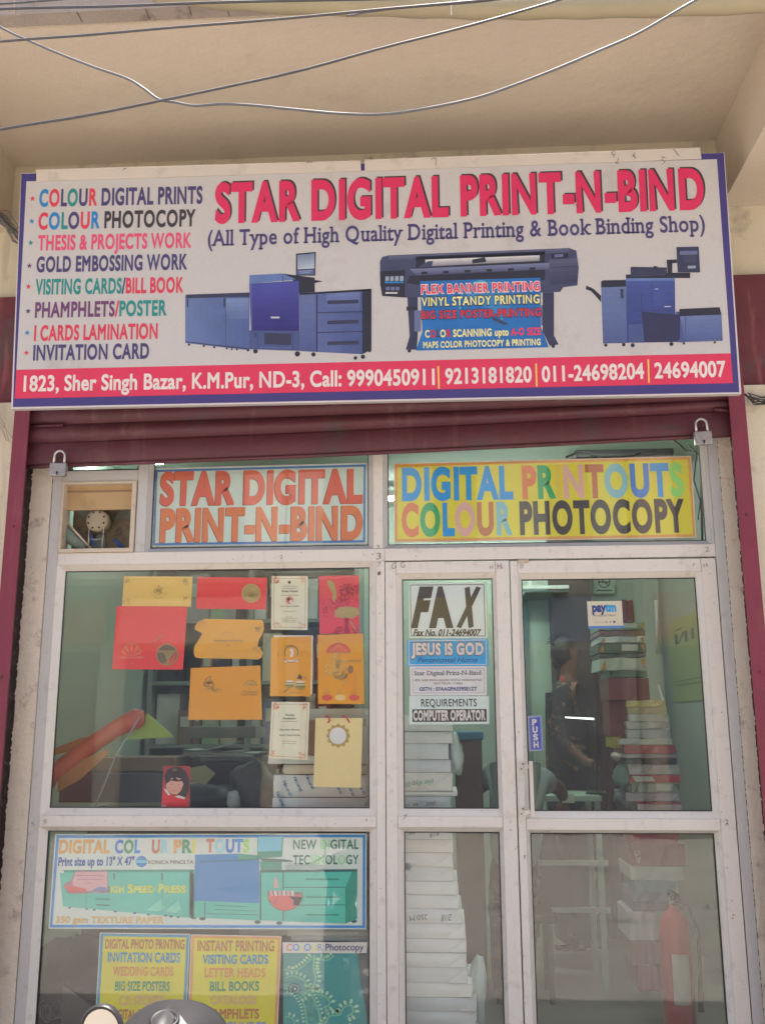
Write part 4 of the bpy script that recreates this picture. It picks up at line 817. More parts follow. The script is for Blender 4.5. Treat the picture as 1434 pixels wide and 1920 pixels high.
pO = ink(A(238, 178, 92)); pB = ink(A(34, 100, 170)); pG = ink(A(34, 130, 84)); pL = ink(A(38, 130, 200)); pBr = ink(A(170, 96, 70)); pS = ink(A(130, 180, 190)); pY = ink(A(220, 216, 80)); pLG = ink(A(150, 196, 90)); fnt = ink(A(216, 212, 204)); dG = ink(A(44, 104, 84)); lG = ink(A(140, 196, 140))
W_ = dict(S_=SI, root=t, off=.045, layer=3, track=.06)
zt_(zc, [('DIGITAL', pO)], 215, 250, 618, 248, 98, **W_); zt_(zc, [('C', pB), ('O', pG), ('L', pL)], 657, 248, 858, 246, 96, **W_); zt_(zc, [('O', fnt)], 868, 248, 935, 246, 96, **W_); zt_(zc, [('U', pBr), ('R', pS)], 948, 247, 1080, 246, 96, **W_)
zt_(zc, [('P', pO), ('R', pG), ('I', pY)], 1122, 246, 1288, 245, 96, **W_); zt_(zd, [('N', fnt)], 105, 218, 160, 218, 88, **W_); zt_(zd, [('T', pBr), ('O', pS), ('U', pB), ('T', pL), ('S', pLG)], 176, 216, 480, 216, 86, **W_)
zt_(zc, [('Print size up to 13" X 47"', ink(A(38, 78, 140)))], 210, 350, 812, 344, 62, **W_); zt_(zc, [('KONICA MINOLTA', TXT)], 922, 338, 1278, 336, 30, S_=SI, root=t, off=.012, layer=3)
zt_(zc, [('H', pY)], 580, 566, 612, 566, 46, **dict(W_, layer=1)); zt_(zc, [('IGH', pY)], 624, 564, 730, 563, 50, **W_); zt_(zc, [('S', pY)], 757, 563, 802, 563, 62, **W_); zt_(zc, [('PEED', pY)], 808, 563, 970, 562, 50, **W_); zt_(zc, [('P', pY)], 1002, 562, 1040, 562, 62, **W_); zt_(zc, [('RESS', pY)], 1050, 562, 1220, 561, 50, **W_)
zt_(zc, [('350 gsm TEXTURE PAPER', ink(A(240, 202, 130)))], 190, 800, 1045, 806, 48, **W_)
zt_(zd, [('NEW ', dG), ('DI', lG), ('GITAL', dG)], 792, 196, 1255, 194, 64, **dict(W_, off=.02)); zt_(zd, [('TEC', dG), ('HN', lG), ('OL', dG), ('O', lG), ('GY', dG)], 790, 303, 1255, 301, 62, **dict(W_, off=.02))
def ypost(quad, label, bcol, rows, z):
    t = board('poster', label, 'poster', quad, YP, 'yellow service list posters'); art = Art(SI, t); art.frame(quad, 0, 1.6, WHT, 1); art.frame(quad, 1.6, 5, ink(bcol), 1)
    art.build('border')
    for s_, a, b, c, d, h, m_ in rows: zt_(z, [(s_, m_)], a, b, c, d, h, SI, t, off=.035, layer=3, track=.05)
    return t
yBr = ink(A(160, 96, 54)); yB = ink(A(26, 120, 160)); yO = ink(A(236, 160, 76)); yG = ink(A(30, 120, 78)); yP = ink(A(226, 184, 140)); yV = ink(A(110, 130, 160))
ypost([(188, 1748.6), (356.6, 1751), (346.5, 1990), (174.5, 1990)], 'yellow poster with blue border starting DIGITAL PHOTO PRINTING', A(42, 124, 152), [('DIGITAL PHOTO PRINTING', 580, 1004, 1208, 1008, 70, yBr), ('INVITATION CARDS', 600, 1110, 1172, 1114, 72, yB), ('WEDDING CARDS', 640, 1218, 1120, 1222, 68, yO),
      ('BIG SIZE POSTERS', 658, 1337, 1090, 1339, 70, yG), ('C.D. STICKERS', 692, 1450, 1040, 1450, 68, yP), ('DIGITAL FLEX', 628, 1562, 950, 1562, 72, yBr)], zc)
ypost([(358.3, 1752), (528, 1755), (518.5, 1990), (350, 1990)], 'yellow poster with orange border starting INSTANT PRINTING', A(238, 170, 96), [('INSTANT PRINTING', 115, 915, 658, 917, 70, yBr), ('VISITING CARDS', 150, 1006, 615, 1006, 60, yB), ('LETTER HEADS', 165, 1100, 595, 1100, 60, yO), ('BILL BOOKS', 203, 1198, 550, 1196, 62, yG),
      ('CATALOGS', 208, 1292, 532, 1292, 58, yP), ('PAMPHLETS', 190, 1393, 550, 1393, 64, yBr), ('BROCHURES', 165, 1486, 600, 1486, 64, yV)], zd)
t = board('label_strip', 'white paper strip COLOUR Photocopy above the teal paisley sheet', 'label', [(530, 1767), (689, 1766.6), (687.6, 1787.5), (530, 1787)], A(212, 206, 198, .6), S=Surf(.0385))
zt_(zd, [('C', ink(A(190, 100, 90))), ('O', pL), ('L', pY), ('O', pL), ('U', pY), ('R', yV), (' Photocopy', PUR)], 745, 915, 1290, 912, 46, SI, t, off=.012, layer=2)
S2 = Surf(.042); t = board('paisley_sheet', 'teal sheet with pale beaded paisley pattern behind the lower left glass', 'poster', [(722, 935), (1250, 930), (1262, 1080), (1322, 1450), (1345, 1700), (722, 1700)], A(64, 130, 128, .6), z=zd, S=S2)
art = Art(S2, t, zd); PB = ink(A(168, 206, 172)); PB2 = ink(A(110, 170, 140)); DT = ink(A(36, 70, 96))
def beads_on(pts, side, r, step=26, stem=True):
    acc = 0
    for (x0, y0), (x1, y1) in zip(pts, pts[1:]):
        d = math.hypot(x1-x0, y1-y0); nx, ny = -(y1-y0)/d*side, (x1-x0)/d*side; k = step-acc
        while k < d:
            x, y = x0+(x1-x0)*k/d, y0+(y1-y0)*k/d; r = r; ex, ey = x+nx*(r+16), y+ny*(r+16)
            art.line([(x, y), (ex, ey)], 4, PB2, 3); a = math.atan2(ny, nx)
            art.poly([(ex+r*1.5*math.cos(a)*math.cos(t2)-r*.95*math.sin(a)*math.sin(t2), ey+r*1.5*math.sin(a)*math.cos(t2)+r*.95*math.cos(a)*math.sin(t2)) for t2 in [i*math.tau/8 for i in range(8)]], PB, 4); k += step
        acc = d-(k-step)
def curve(pts, n=8):
    out = []
    for i in range(len(pts)-1):
        p0 = pts[max(i-1, 0)]; p1 = pts[i]; p2 = pts[i+1]; p3 = pts[min(i+2, len(pts)-1)]
        for k in range(n):
            u = k/n; out.append(tuple(.5*((2*p1[j])+(-p0[j]+p2[j])*u+(2*p0[j]-5*p1[j]+4*p2[j]-p3[j])*u*u+(-p0[j]+3*p1[j]-3*p2[j]+p3[j])*u**3) for j in (0, 1)))
    return out+[pts[-1]]
for c_, sd_, r_, w_ in (([(730, 1045), (800, 1060), (880, 1010), (930, 955)], -1, 9, 8), ([(945, 945), (935, 1030), (950, 1120), (925, 1190), (960, 1225), (1020, 1240), (1050, 1290), (1010, 1320)], -1, 11, 12), ([(960, 960), (1030, 985), (1080, 950)], -1, 9, 8),
                        ([(735, 1110), (800, 1095), (870, 1130), (890, 1200), (840, 1245)], -1, 10, 9), ([(728, 1180), (800, 1200), (860, 1280), (880, 1360), (890, 1460), (880, 1600)], 1, 7, 10), ([(870, 1150), (930, 1250), (970, 1340), (985, 1460), (960, 1600)], -1, 7, 10),
                        ([(1000, 1470), (1050, 1380), (1120, 1370), (1150, 1320), (1200, 1300), (1215, 1350), (1170, 1380)], -1, 12, 10), ([(1060, 1640), (1100, 1520), (1180, 1470), (1260, 1500)], -1, 11, 10), ([(735, 1380), (790, 1400), (800, 1470), (740, 1500)], -1, 9, 9)):
    c2 = curve(c_); art.line(c2, w_, PB2, 2); beads_on(c2, sd_, r_)
art.circ(800, 1185, 46, DT, 2, ry=40); art.ring(800, 1185, 30, 5, PB2, 3); art.circ(805, 1185, 8, PB, 4)
r = random.Random(3)
for i in range(90): x, y = r.uniform(880, 960), r.uniform(1240, 1600); art.ring(x, y, r.uniform(4, 9), 2.5, PB2, 3, 7)
art.build('beaded_pattern')
bpy.data.objects.remove(to); bpy.data.curves.remove(tc)

# ------------------------------------------------------------------ shop interior
RX0, RX1, RY1, FZ, CZ = -1.95, 1.5, 3.0, .10, 2.95
M_tile = mat('worn_floor_tile', (.30, .285, .25), .35, .12, 3, stain=(.2, .18, .16), stain_amt=.5, stain_scale=3)
for nm, a, b, m_ in (('shop_floor', (RX0, .06, 0), (RX1, RY1, FZ), M_tile), ('shop_ceiling', (RX0, .26, CZ), (RX1, RY1, CZ+.1), M_mint), ('shop_back_wall', (RX0, RY1+.001, 0), (RX1, RY1+.1, CZ+.1), M_mint),
                     ('shop_left_wall', (RX0-.1, .26, 0), (RX0-.001, RY1+.1, CZ+.1), M_mint), ('shop_right_wall', (RX1+.001, .26, 0), (RX1+.1, RY1+.1, CZ+.1), mat('grey_green_wall', (.38, .41, .35), .8, .05, 2))):
    q = MB(); q.box(a, b, m_); struct(nm, q)
TUBE = mat('lit_tube', (.8, .9, .85), .5, emit=((.86, 1, .91), 36))
def tube_light(x, y, z, L, label):
    t = thing('tube_light', label, 'light', (x, y, z), 'fluorescent tube lights')
    boxobj('fitting', (x-L/2, y-.02, z+.012), (x+L/2, y+.02, z+.05), M_steel, t)
    q = MB(); q.tube([(x-L/2+.03, y, z), (x+L/2-.03, y, z)], .013, TUBE, 10); q.build('glow_tube', t)
a = P(316, 866, 1.4); tube_light(a.x-.6, 1.4, a.z, 1.2, 'lit fluorescent tube near the ceiling seen over the left window sign')
tube_light(.55, .95, 2.85, 1.2, 'lit fluorescent tube high behind the yellow window sign')  # hidden tube added to brighten the shop interior
tube_light(.2, 2.3, 2.85, 1.2, 'lit fluorescent tube at the back of the shop ceiling')  # another unseen tube, added for more light indoors
def pbox(px0, px1, py0, py1, Y, d): a = P(px0, py1, Y); b = P(px1, py0, Y); return (a.x, Y, a.z), (b.x, Y+d, b.z)
# back wall door with notice
bd = thing('inner_door', 'mint inner door with green frame on the back wall', 'door', (P(1040, 1300, 2.97).x, 2.97, FZ))
M_dk = mat('dark_green_frame', (.10, .2, .19), .5, .05); 
a, b = pbox(1012, 1072, 1120, 1800, 2.95, .04); boxobj('door_panel', (a[0], 2.955, FZ), (b[0], 2.985, b[2]), mat('bright_mint', (.5, .68, .55), .6, .04), bd)
a2, b2 = pbox(1002, 1012, 1105, 1800, 2.93, .05); boxobj('door_frame', (a2[0], 2.93, FZ), (a[0], 2.985, b2[2]), M_dk, bd); boxobj('door_frame', (a[0]+.001, 2.93, b[2]+.001), (b[0], 2.985, b2[2]), M_dk, bd)
SB = Surf(2.94)
t = board('notice', 'torn white Hindi notice on the inner door at the back', 'notice', [(1026, 1140), (1056, 1137), (1053, 1167), (1027, 1168)], (.6, .66, .6), S=SB)
tc = bpy.data.curves.new('t', 'FONT'); to = bpy.data.objects.new('t', tc); COL.objects.link(to); BAR = None; GL.clear()
for i, s_ in enumerate(('बिना आज्ञा', 'अन्दर आना', 'मना है।')):
    v, f = raw(s_, 0); q = MB(); k = ink((.05, .07, .07)); x0, z0 = SB.xz(1028, 1147+9*i); x1, _ = SB.xz(1053 if i < 2 else 1046, 1147+9*i); w = max(p[0] for p in v)
    q.add([SB.at(x0+(x1-x0)*p[0]/w, z0+(x1-x0)*p[1]/w*.9, .001) for p in v], f, k); q.build('lettering', t)
bpy.data.objects.remove(to); bpy.data.curves.remove(tc)
t = board('no_smoking_sign', 'small no smoking sign with a crossed cigarette on the back wall', 'sign', [(1112, 1075), (1152, 1075), (1152, 1113), (1112, 1113)], (.42, .6, .5), S=SB)
art = Art(SB, t); kk = ink((.04, .06, .05)); art.ring(1132, 1091, 10.5, 2, kk, 3); art.line([(1122, 1091), (1141, 1092)], 3, kk, 4); art.line([(1124, 1084), (1140, 1098)], 1.8, kk, 5); scribble(art, 1118, 1148, 1107, kk, 1, 4, 2); art.build('symbol')
a, b = pbox(1067, 1101, 1000, 1850, 2.62, .2); q = MB(); q.box((a[0], 2.62, FZ), (b[0], 2.9, CZ), mat('dark_brown_block', (.045, .032, .03), .6, .2, 6)); tag(q.build('pillar'), 'dark brown pillar standing beside the inner door', 'pillar')  # added dark block fills the dark band in the door glass
a, b = pbox(1101, 1146, 1186, 1900, 2.66, .04); q = MB(); nc = 14
vs = [Vector((a[0]+(b[0]-a[0])*i/nc, 2.66+.012*math.sin(i*1.9), z)) for z in (FZ+.05, b[2]) for i in range(nc+1)]; vs += [v+Vector((0, .01, 0)) for v in vs]; m1 = 2*(nc+1)
q.add(vs, [(i, i+1, nc+2+i, nc+1+i) for i in range(nc)]+[(m1+i+1, m1+i, m1+nc+1+i, m1+nc+2+i) for i in range(nc)], mat('brown_red_reflection', (.085, .04, .038), .9, .25, 9), True); tag(q.build('curtain'), 'dark red brown curtain hanging beside the brown pillar', 'curtain')  # reflection in the door glass, put into a coloured folded sheet
a, b = pbox(979, 1066, 1097, 1104, 2.5, .03); q = MB(); q.box(a, b, mat('white_plastic_trim', (.7, .78, .74), .4)); q.box((a[0]+.04, 2.505, b[2]), (a[0]+.06, 2.52, b[2]+.06), M_steel); q.box((a[0]+.02, 2.532, a[2]-.02), (b[0], 3.0, a[2]-.012), M_dk); tag(q.build('door_closer_bar'), 'pale horizontal bar above the inner door', 'bar')
# dark air cooler unit and its cables, upper right
t = thing('wall_fan_unit', 'black air unit high on the wall above the yellow window sign', 'air unit', P(1180, 860, 1.6)); a, b = pbox(1078, 1262, 822, 858, 1.6, .25); boxobj('housing', a, b, M_black, t, .02)
q = MB(); q.tube([P(1060, 858, 1.62), P(1090, 845, 1.6), P(1150, 868, 1.6), P(1200, 850, 1.6)], .006, M_black, 6); q.build('hose', t)
q = MB(); q.tube([P(1290, 835, .8), P(1305, 850, .8), P(1300, 900, .8), P(1312, 940, .8), P(1308, 975, .8), P(1322, 960, .8)], .004, M_black, 6); q.tube([P(1262, 825, 1.2), P(1285, 845, 1.1), P(1312, 850, .9), P(1316, 1015, .9)], .006, M_black, 6); tag(q.build('hanging_wires'), 'thin black wires hanging right of the yellow window sign', 'wires')
# right wall: yellow poster seen from the back, white conduit
SWX = RX1-.004
def onwall(px, py, X=SWX):
    d = FX + (px-717)/FPX*RX + (960-py)/FPX*UX; return CAM + d*((X-CAM.x)/d.x)
c = [onwall(1252, 1168), onwall(1345, 1160), onwall(1352, 1322), onwall(1256, 1318)]
t = thing('poster', 'yellow green poster taped on the right inner wall of the shop', 'poster', c[3]); q = MB()
vs = [Vector((SWX, c[0].y, c[3].z)), Vector((SWX, c[1].y, c[3].z)), Vector((SWX, c[1].y, c[0].z)), Vector((SWX, c[0].y, c[0].z))]
q.prism(vs, (.003, 0, 0), mat('yellow_green_paper', (.36, .40, .20), .6, .06, 5)); q.build('sheet', t)
q = MB(); kk = mat('blue_grey_print', (.09, .2, .22), .6)
def wrect(u0, u1, v0, v1, sk=0):
    y0, y1 = c[0].y, c[1].y; z0, z1 = c[3].z, c[0].z; f = lambda u, v: Vector((SWX-.002, y0+(y1-y0)*u, z0+(z1-z0)*v))
    q.add([f(u0, v0), f(u1, v0), f(u1+sk, v1), f(u0+sk, v1)], [(0, 1, 2, 3)], kk)
wrect(.14, .20, .70, .82); wrect(.36, .42, .70, .82); wrect(.14, .19, .70, .72); q.add([Vector((SWX-.002, c[0].y+(c[1].y-c[0].y)*u, c[3].z+(c[0].z-c[3].z)*v)) for u, v in ((.19, .70), (.24, .70), (.37, .82), (.32, .82))], [(0, 1, 2, 3)], kk)
wrect(.5, .56, .7, .82); wrect(.10, .26, .86, .875, .1); wrect(.1, .8, .25, .255); wrect(.1, .8, .2, .205); q.build('printed_marks', t)
q = MB(); a = onwall(1229, 1125, 1.45); b = onwall(1232, 1225, 1.45); q.tube([a, b], .012, mat('white_conduit', (.7, .75, .7), .4), 8); q.tube([onwall(1234, 1285, 1.42), onwall(1247, 1330, 1.42), onwall(1255, 1420, 1.42), onwall(1256, 1510, 1.42)], .008, mat('white_conduit', (.7, .75, .7), .4), 8); tag(q.build('white_conduit'), 'white plastic conduit running down the right inner wall', 'pipe')

# ---- wrapped paper reams
def wrap_mat(c, pr=None): return mat('ream_wrap', c, .38, .05, 8, bump=.28, bscale=26, spec=.6, fine=.02)
WR = [wrap_mat((.66, .68, .66)), wrap_mat((.6, .63, .63)), wrap_mat((.7, .68, .6)), wrap_mat((.57, .58, .56))]
FOLD = mat('fold_line', (.36, .37, .36), .6)
def ream(x0, x1, z0, z1, Y, d, m_, label, group, seed, fold=True):
    r = random.Random(seed); t = thing('paper_ream', label, 'paper ream', ((x0+x1)/2, Y, z0), group); q = MB(); nx, nz = 10, 3; h = z1-z0
    def pt(u, v, w): # rounded pillow front
        e = .004*math.sin(u*5+seed)*(1-abs(2*v-1)); s_ = .006*(abs(2*u-1)**8+abs(2*v-1)**4)
        return Vector((x0+(x1-x0)*u + r.uniform(-.0006, .0006), Y + w*d + (e+s_ if w == 0 else 0)+r.uniform(-.0012, .0012), z0+.0008+(h-.0016)*v + .003*math.sin(u*4+seed*1.7)*(v-.5)*2*0))
    F = [[pt(i/nx, j/nz, 0) for i in range(nx+1)] for j in range(nz+1)]; B = [[pt(i/nx, j/nz, 1) for i in range(nx+1)] for j in range(nz+1)]
    vs = [v for row in F for v in row] + [v for row in B for v in row]; n1 = (nx+1)*(nz+1)
    fs = [(j*(nx+1)+i, j*(nx+1)+i+1, (j+1)*(nx+1)+i+1, (j+1)*(nx+1)+i) for j in range(nz) for i in range(nx)]
    top = [(nz*(nx+1)+i, nz*(nx+1)+i+1, n1+nz*(nx+1)+i+1, n1+nz*(nx+1)+i) for i in range(nx)]; bot = [(i+1, i, n1+i, n1+i+1) for i in range(nx)]
    rt = [((j+1)*(nx+1)-1, n1+(j+1)*(nx+1)-1, n1+(j+2)*(nx+1)-1, (j+2)*(nx+1)-1) for j in range(nz)]; lf_ = [(n1+j*(nx+1), j*(nx+1), (j+1)*(nx+1), n1+(j+1)*(nx+1)) for j in range(nz)]
    q.add(vs, fs, m_, True); q.add([vs[i] for i in range(len(vs))], top+bot+rt+lf_, m_, False); q.build('wrapping', t)
    if fold:   # glued triangular end fold, a flap standing a little proud
        q = MB(); k = min(.9*h, .09); xr = x1-.004; y = Y-.0015
        q.prism([(xr-k*1.5, y, z0+.004), (xr, y-.0006, z0+.004), (xr, y-.0006, z1-.004)], (0, .0012, 0), m_); q.build('fold_flap', t)
    return t
RG = 'paper reams in the tall stack'
YR = .13
tops = [1372, 1394.5, 1424.5, 1448.5, 1484.5, 1493.5, 1516, 1540, 1574.8, 1599.5, 1626.5, 1653, 1679, 1705, 1733, 1762, 1788, 1815, 1845, 1872, 1898, 1925, 1952]
rgt = [848, 841, 845, 848, 857, 844, 846, 845, 849, 848, 849.5, 857.5, 860, 866, 872, 874, 874, 876, 886, 893, 893, 897, 900]
desc = ['topmost in the tall stack', 'glossy, second from the top of the tall stack', 'glossy, with green specks, under the topmost two', 'cream coloured, above the one with green handwriting', 'with green handwriting on its end', 'thin grey one poking out of the stack', 'marked 200 in pencil, just above the middle rail']
mats_ = [WR[1], WR[1], WR[1], WR[2], WR[2], WR[3], WR[0]]
ylast = 1340
rs_ = []
for i, (ty, rx_) in enumerate(zip(tops, rgt)):
    y0 = ty; y1 = tops[i+1] if i+1 < len(tops) else ty+27
    a = P(rx_, y1, YR); b = P(rx_, y0, YR); xl = -.30
    if i < 7: lab = 'white wrapped paper ream ' + desc[i]
    else: lab = 'white wrapped paper ream marked 250 M upside down in the tall stack' if i == 12 else 'plain white wrapped paper ream low in the tall stack behind the narrow pane'
    ON = 'eighth ninth tenth eleventh twelfth thirteenth fourteenth fifteenth sixteenth seventeenth eighteenth nineteenth twentieth twenty-first twenty-second twenty-third'.split()
    if i >= 7 and i != 12: lab = 'white wrapped paper ream, %s from the top of the tall stack' % ON[i-7]
    t = ream(xl, b.x, a.z, b.z, YR+random.uniform(-.004, .004), .30, mats_[i] if i < 7 else random.choice(WR[:2]+WR[:1]), lab, RG, i)
    rs_.append(t)
ream(-.3, P(848, 1360, YR).x, P(800, 1371, YR).z, P(800, 1340, YR).z, YR, .3, WR[1], 'white paper ream hidden behind the REQUIREMENTS notice', RG, 40)
# handwriting on reams
tc = bpy.data.curves.new('t', 'FONT'); to = bpy.data.objects.new('t', tc); COL.objects.link(to)
GL.clear(); BAR = None
SR = Surf(YR-.008); PEN = ink((.05, .05, .06)); GPEN = ink((.08, .30, .14))
text(SR, rs_[12], '250 M', 768, 1727, 801, 1724, 10, PEN, flip=True, off=.0, base=0, name='handwriting'); text(SR, rs_[12], '2/18', 826, 1728, 845, 1726, 12, PEN, flip=True, off=.0, base=0, shear=.2, name='handwriting')
text(SR, rs_[6], 'M', 775, 1513, 782, 1512, 6, PEN, off=0, base=0, name='handwriting'); text(SR, rs_[6], '200', 798, 1511, 815, 1509, 7, PEN, off=0, base=0, shear=.2, name='handwriting'); text(SR, rs_[6], '50', 759, 1513, 768, 1512, 4, PEN, off=0, base=0, name='handwriting')
text(SR, rs_[4], 'plie diyp', 772, 1475, 812, 1471, 9, GPEN, off=.0, base=0, flip=True, name='handwriting'); text(SR, rs_[4], '10', 759, 1476, 768, 1475, 9, GPEN, off=.0, base=0, shear=.2, name='handwriting')
text(SR, rs_[7], '8/18', 806, 1571, 823, 1566, 8, PEN, off=0, base=0, flip=True, name='handwriting'); text(SR, rs_[7], '50', 766, 1565, 778, 1564, 6, PEN, off=0, base=0, name='handwriting')
q = MB(); p0 = SR.xz(802, 1516); 
# plastic wrap tail sticking out of the stack
def crumple(name, label, cat, c, r3, m_, seed, parent=None, amp=.25, seg=(14, 9), group=None):
    rr = random.Random(seed); q = MB(); vs = []; n, k = seg; c = Vector(c)
    ph = [(rr.uniform(-3, 3), rr.uniform(-3, 3), rr.uniform(-3, 3), rr.uniform(0, 6)) for _ in range(6)]
    for j in range(k+1):
        th = math.pi*j/k
        for i in range(n):
            a = math.tau*i/n; d = Vector((math.sin(th)*math.cos(a), math.sin(th)*math.sin(a), math.cos(th)))
            f = 1+amp*sum(math.sin(p[0]*d.x*1.6+p[1]*d.y*1.6+p[2]*d.z*1.6+p[3]) for p in ph)/3 + rr.uniform(-.05, .05)
            vs.append(c+Vector((d.x*r3[0]*f, d.y*r3[1]*f, d.z*r3[2]*f)))
    fs = [(j*n+i, (j+1)*n+i, (j+1)*n+(i+1) % n, j*n+(i+1) % n) for j in range(k) for i in range(n)]
    q.add(vs, fs, m_, True); o = q.build(name, parent)
    return tag(o, label, cat, group) if parent is None else o
M_poly = mat('cloudy_polythene', (.45, .52, .5), .25, .12, 12, bump=.5, bscale=20, spec=.8)
crumple('plastic_bag', 'crumpled clear plastic bag poking out beside the reams', 'bag', P(852, 1420, .2), (.035, .05, .075), M_poly, 3, amp=.3)
crumple('plastic_bag', 'torn cloudy plastic lying against the foot of the tall ream stack', 'bag', P(885, 1875, .28), (.06, .08, .16), M_poly, 6, amp=.3)
# stack at the right end of the window
LG = 'paper packs stacked in the window corner'
YL = .12; base_z = P(600, 1519, YL).z
for i, (x0, x1, y0, y1, m_, lab) in enumerate(((510, 686, 1496, 1526, WR[0], 'white printed ream at the bottom of the window corner stack'), (512, 686, 1453, 1495, WR[0], 'rounded white ream printed with slanted blue words'), (530, 686, 1434, 1452, wrap_mat((.6, .55, .42)), 'thin cream pack above the blue printed ream'),
        (502, 655, 1417, 1433, WR[1], 'white folded pack sticking out to the left'), (575, 665, 1350, 1416, mat('brown_carton', (.3, .2, .14), .8, .1), 'brown carton behind the cream paper bag'), (666, 690, 1362, 1433, WR[3], 'grey pack at the right end of the window'), (576, 684, 1328, 1349, WR[1], 'loose white sheets on top of the window corner stack'))):
    a = P(x0, y1, YL); b = P(x1, y0, YL); o = ream(a.x, b.x, a.z, b.z, YL, .28, m_, lab, LG, 60+i, fold=i < 2)
    if i == 1: blue_ream = o
SBR = Surf(YL-.008); q = MB(); bl = ink((.05, .22, .42))
for x, y in ((517, 1478), (530, 1458), (550, 1450), (572, 1446), (625, 1455), (648, 1458), (668, 1455)):
    v, f, _ = glyph('N', .03); 
    for li, ch in enumerate('Natural'):
        v, f, _ = glyph(ch, .03); ax, az = SBR.xz(x+li*2.0, y+8+li*4.2); sc_l = .018
        k = math.radians(-62); q.add([SBR.at(ax+(vx*math.cos(k)-vy*math.sin(k))*sc_l, az+(vx*math.sin(k)+vy*math.cos(k))*sc_l) for vx, vy in v], f, bl)
q.build('printed_words', blue_ream)
bpy.data.objects.remove(to); bpy.data.curves.remove(tc)
# display shelf under these, and the counter behind the window
M_ply = mat('scuffed_ply', (.22, .17, .12), .7, .15, 5)
t = thing('window_counter', 'low wooden counter running behind the left window', 'counter', (-.95, .5, FZ))
boxobj('top_board', (-1.56, .075, 1.055), (-.235, .95, 1.08), M_ply, t, .002)
boxobj('front_board', (-1.56, .62, FZ), (-.235, .64, 1.054), mat('grey_laminate', (.12, .115, .11), .6, .1, 4), t); boxobj('side_board', (-.26, .075, FZ), (-.235, .618, 1.054), M_ply, t)
YB = .45
M_dark = mat('black_bag_nylon', (.025, .027, .032), .5, .2, 15, bump=.5, bscale=20)
t = thing('photocopier', 'black desktop copier under a pile of loose sheets behind the window', 'machine', P(440, 1515, .6))
a, b = pbox(375, 500, 1428, 1530, .62, .28); boxobj('body', (a[0], .62, 1.081), (b[0], .9, b[2]), M_black, t, .012)
boxobj('lid', (a[0]-.01, .615, b[2]+.002), (b[0]+.01, .9, b[2]+.02), mat('lid_grey', (.1, .11, .11), .4), t, .004)
zz0 = b[2]+.021
for i in range(5):
    q = MB(); r = random.Random(i); dx = r.uniform(-.02, .02); w = .27+r.uniform(-.05, .04); x = P(352, 1400, .66).x
    pts = [(x+dx+w*u, .64+.2*0, zz0+.008*i+.010*math.sin(u*3+i)*(.3*i)+(.02*u*u if i == 4 else 0)) for u in [k/8 for k in range(9)]]
    q.add([Vector(p) for p in pts]+[Vector(p)+Vector((0, .22, 0)) for p in pts]+[Vector(p)+Vector((0, 0, .006)) for p in pts]+[Vector(p)+Vector((0, .22, .006)) for p in pts], [(k, k+1, 10+k-1+0, 9+k) for k in range(8)]+[(18+k, 27+k, 28+k, 19+k) for k in range(8)]+[(k, 18+k, 19+k, k+1) for k in range(8)], mat('pale_grey_sheets', (.42, .5, .46), .6, .1, 12))
    tag(q.build('paper_pile'), 'loose pale sheets piled on the black copier, layer %s' % ['lowest', 'second lowest', 'middle', 'second highest', 'top curling'][i], 'paper', 'loose sheets on the copier')
crumple('black_bag', 'black crumpled bag lying behind the child photo', 'bag', P(395, 1495, .5), (.14, .08, .06), M_dark, 9)
crumple('black_bag', 'black nylon bag slumped right of the copier', 'bag', P(478, 1480, .42), (.10, .08, .10), M_dark, 13)
crumple('plastic_wrap', 'white crumpled wrap beside the black bag on the counter', 'wrap', P(437, 1500, .35), (.028, .02, .038), mat('white_wrap', (.5, .54, .54), .3, .1, 20, bump=.4), 5)
q = MB(); q.prism([P(356, 1440, .34), P(384, 1435, .34), P(404, 1450, .34), P(385, 1472, .34), P(357, 1464, .34)][::-1], (0, .004, 0), mat('olive_sheet', (.24, .25, .12), .6)); tag(q.build('olive_paper'), 'olive paper scrap right of the child photo', 'paper')
# child's photo print
SPH = Surf(.06); t = board('photo_print', 'photo print of a smiling child in red standing in the window corner', 'photo', [(307, 1437), (357, 1436), (356, 1517), (303, 1517)], A(140, 40, 44, .6), S=SPH)
z5 = zz(3.841, 60, 1040); art = Art(SPH, t, z5); HR = ink(A(44, 28, 30)); SK = ink(A(226, 168, 146)); SK2 = ink(A(204, 134, 116)); RS = ink(A(220, 34, 44))
art.poly([(962, 1640), (955, 1590), (975, 1550), (1020, 1528), (1075, 1530), (1110, 1560), (1130, 1610), (1135, 1690), (1115, 1740), (1080, 1745), (975, 1690)], HR, 1)
art.poly([(975, 1640), (990, 1612), (1040, 1605), (1085, 1615), (1092, 1655), (1075, 1700), (1045, 1728), (1005, 1722), (975, 1695), (966, 1665)], SK, 2)
art.poly([(968, 1640), (985, 1605), (1010, 1620), (1030, 1600), (1055, 1622), (1092, 1610), (1098, 1650), (1080, 1630), (1040, 1634), (1000, 1625), (980, 1645)], HR, 3)
art.circ(1008, 1653, 5, HR, 3, ry=3); art.circ(1060, 1658, 5, HR, 3, ry=3); art.circ(1032, 1676, 6, SK2, 3, ry=7); art.line([(1010, 1694), (1022, 1700), (1040, 1701), (1052, 1695)], 3.5, ink(A(190, 80, 80)), 4); art.circ(992, 1678, 9, ink(A(228, 150, 132)), 3); art.circ(1066, 1684, 9, ink(A(228, 150, 132)), 3); art.line([(1000, 1640), (1018, 1638)], 2, SK2, 3); art.line([(1052, 1644), (1072, 1646)], 2, SK2, 3); pass
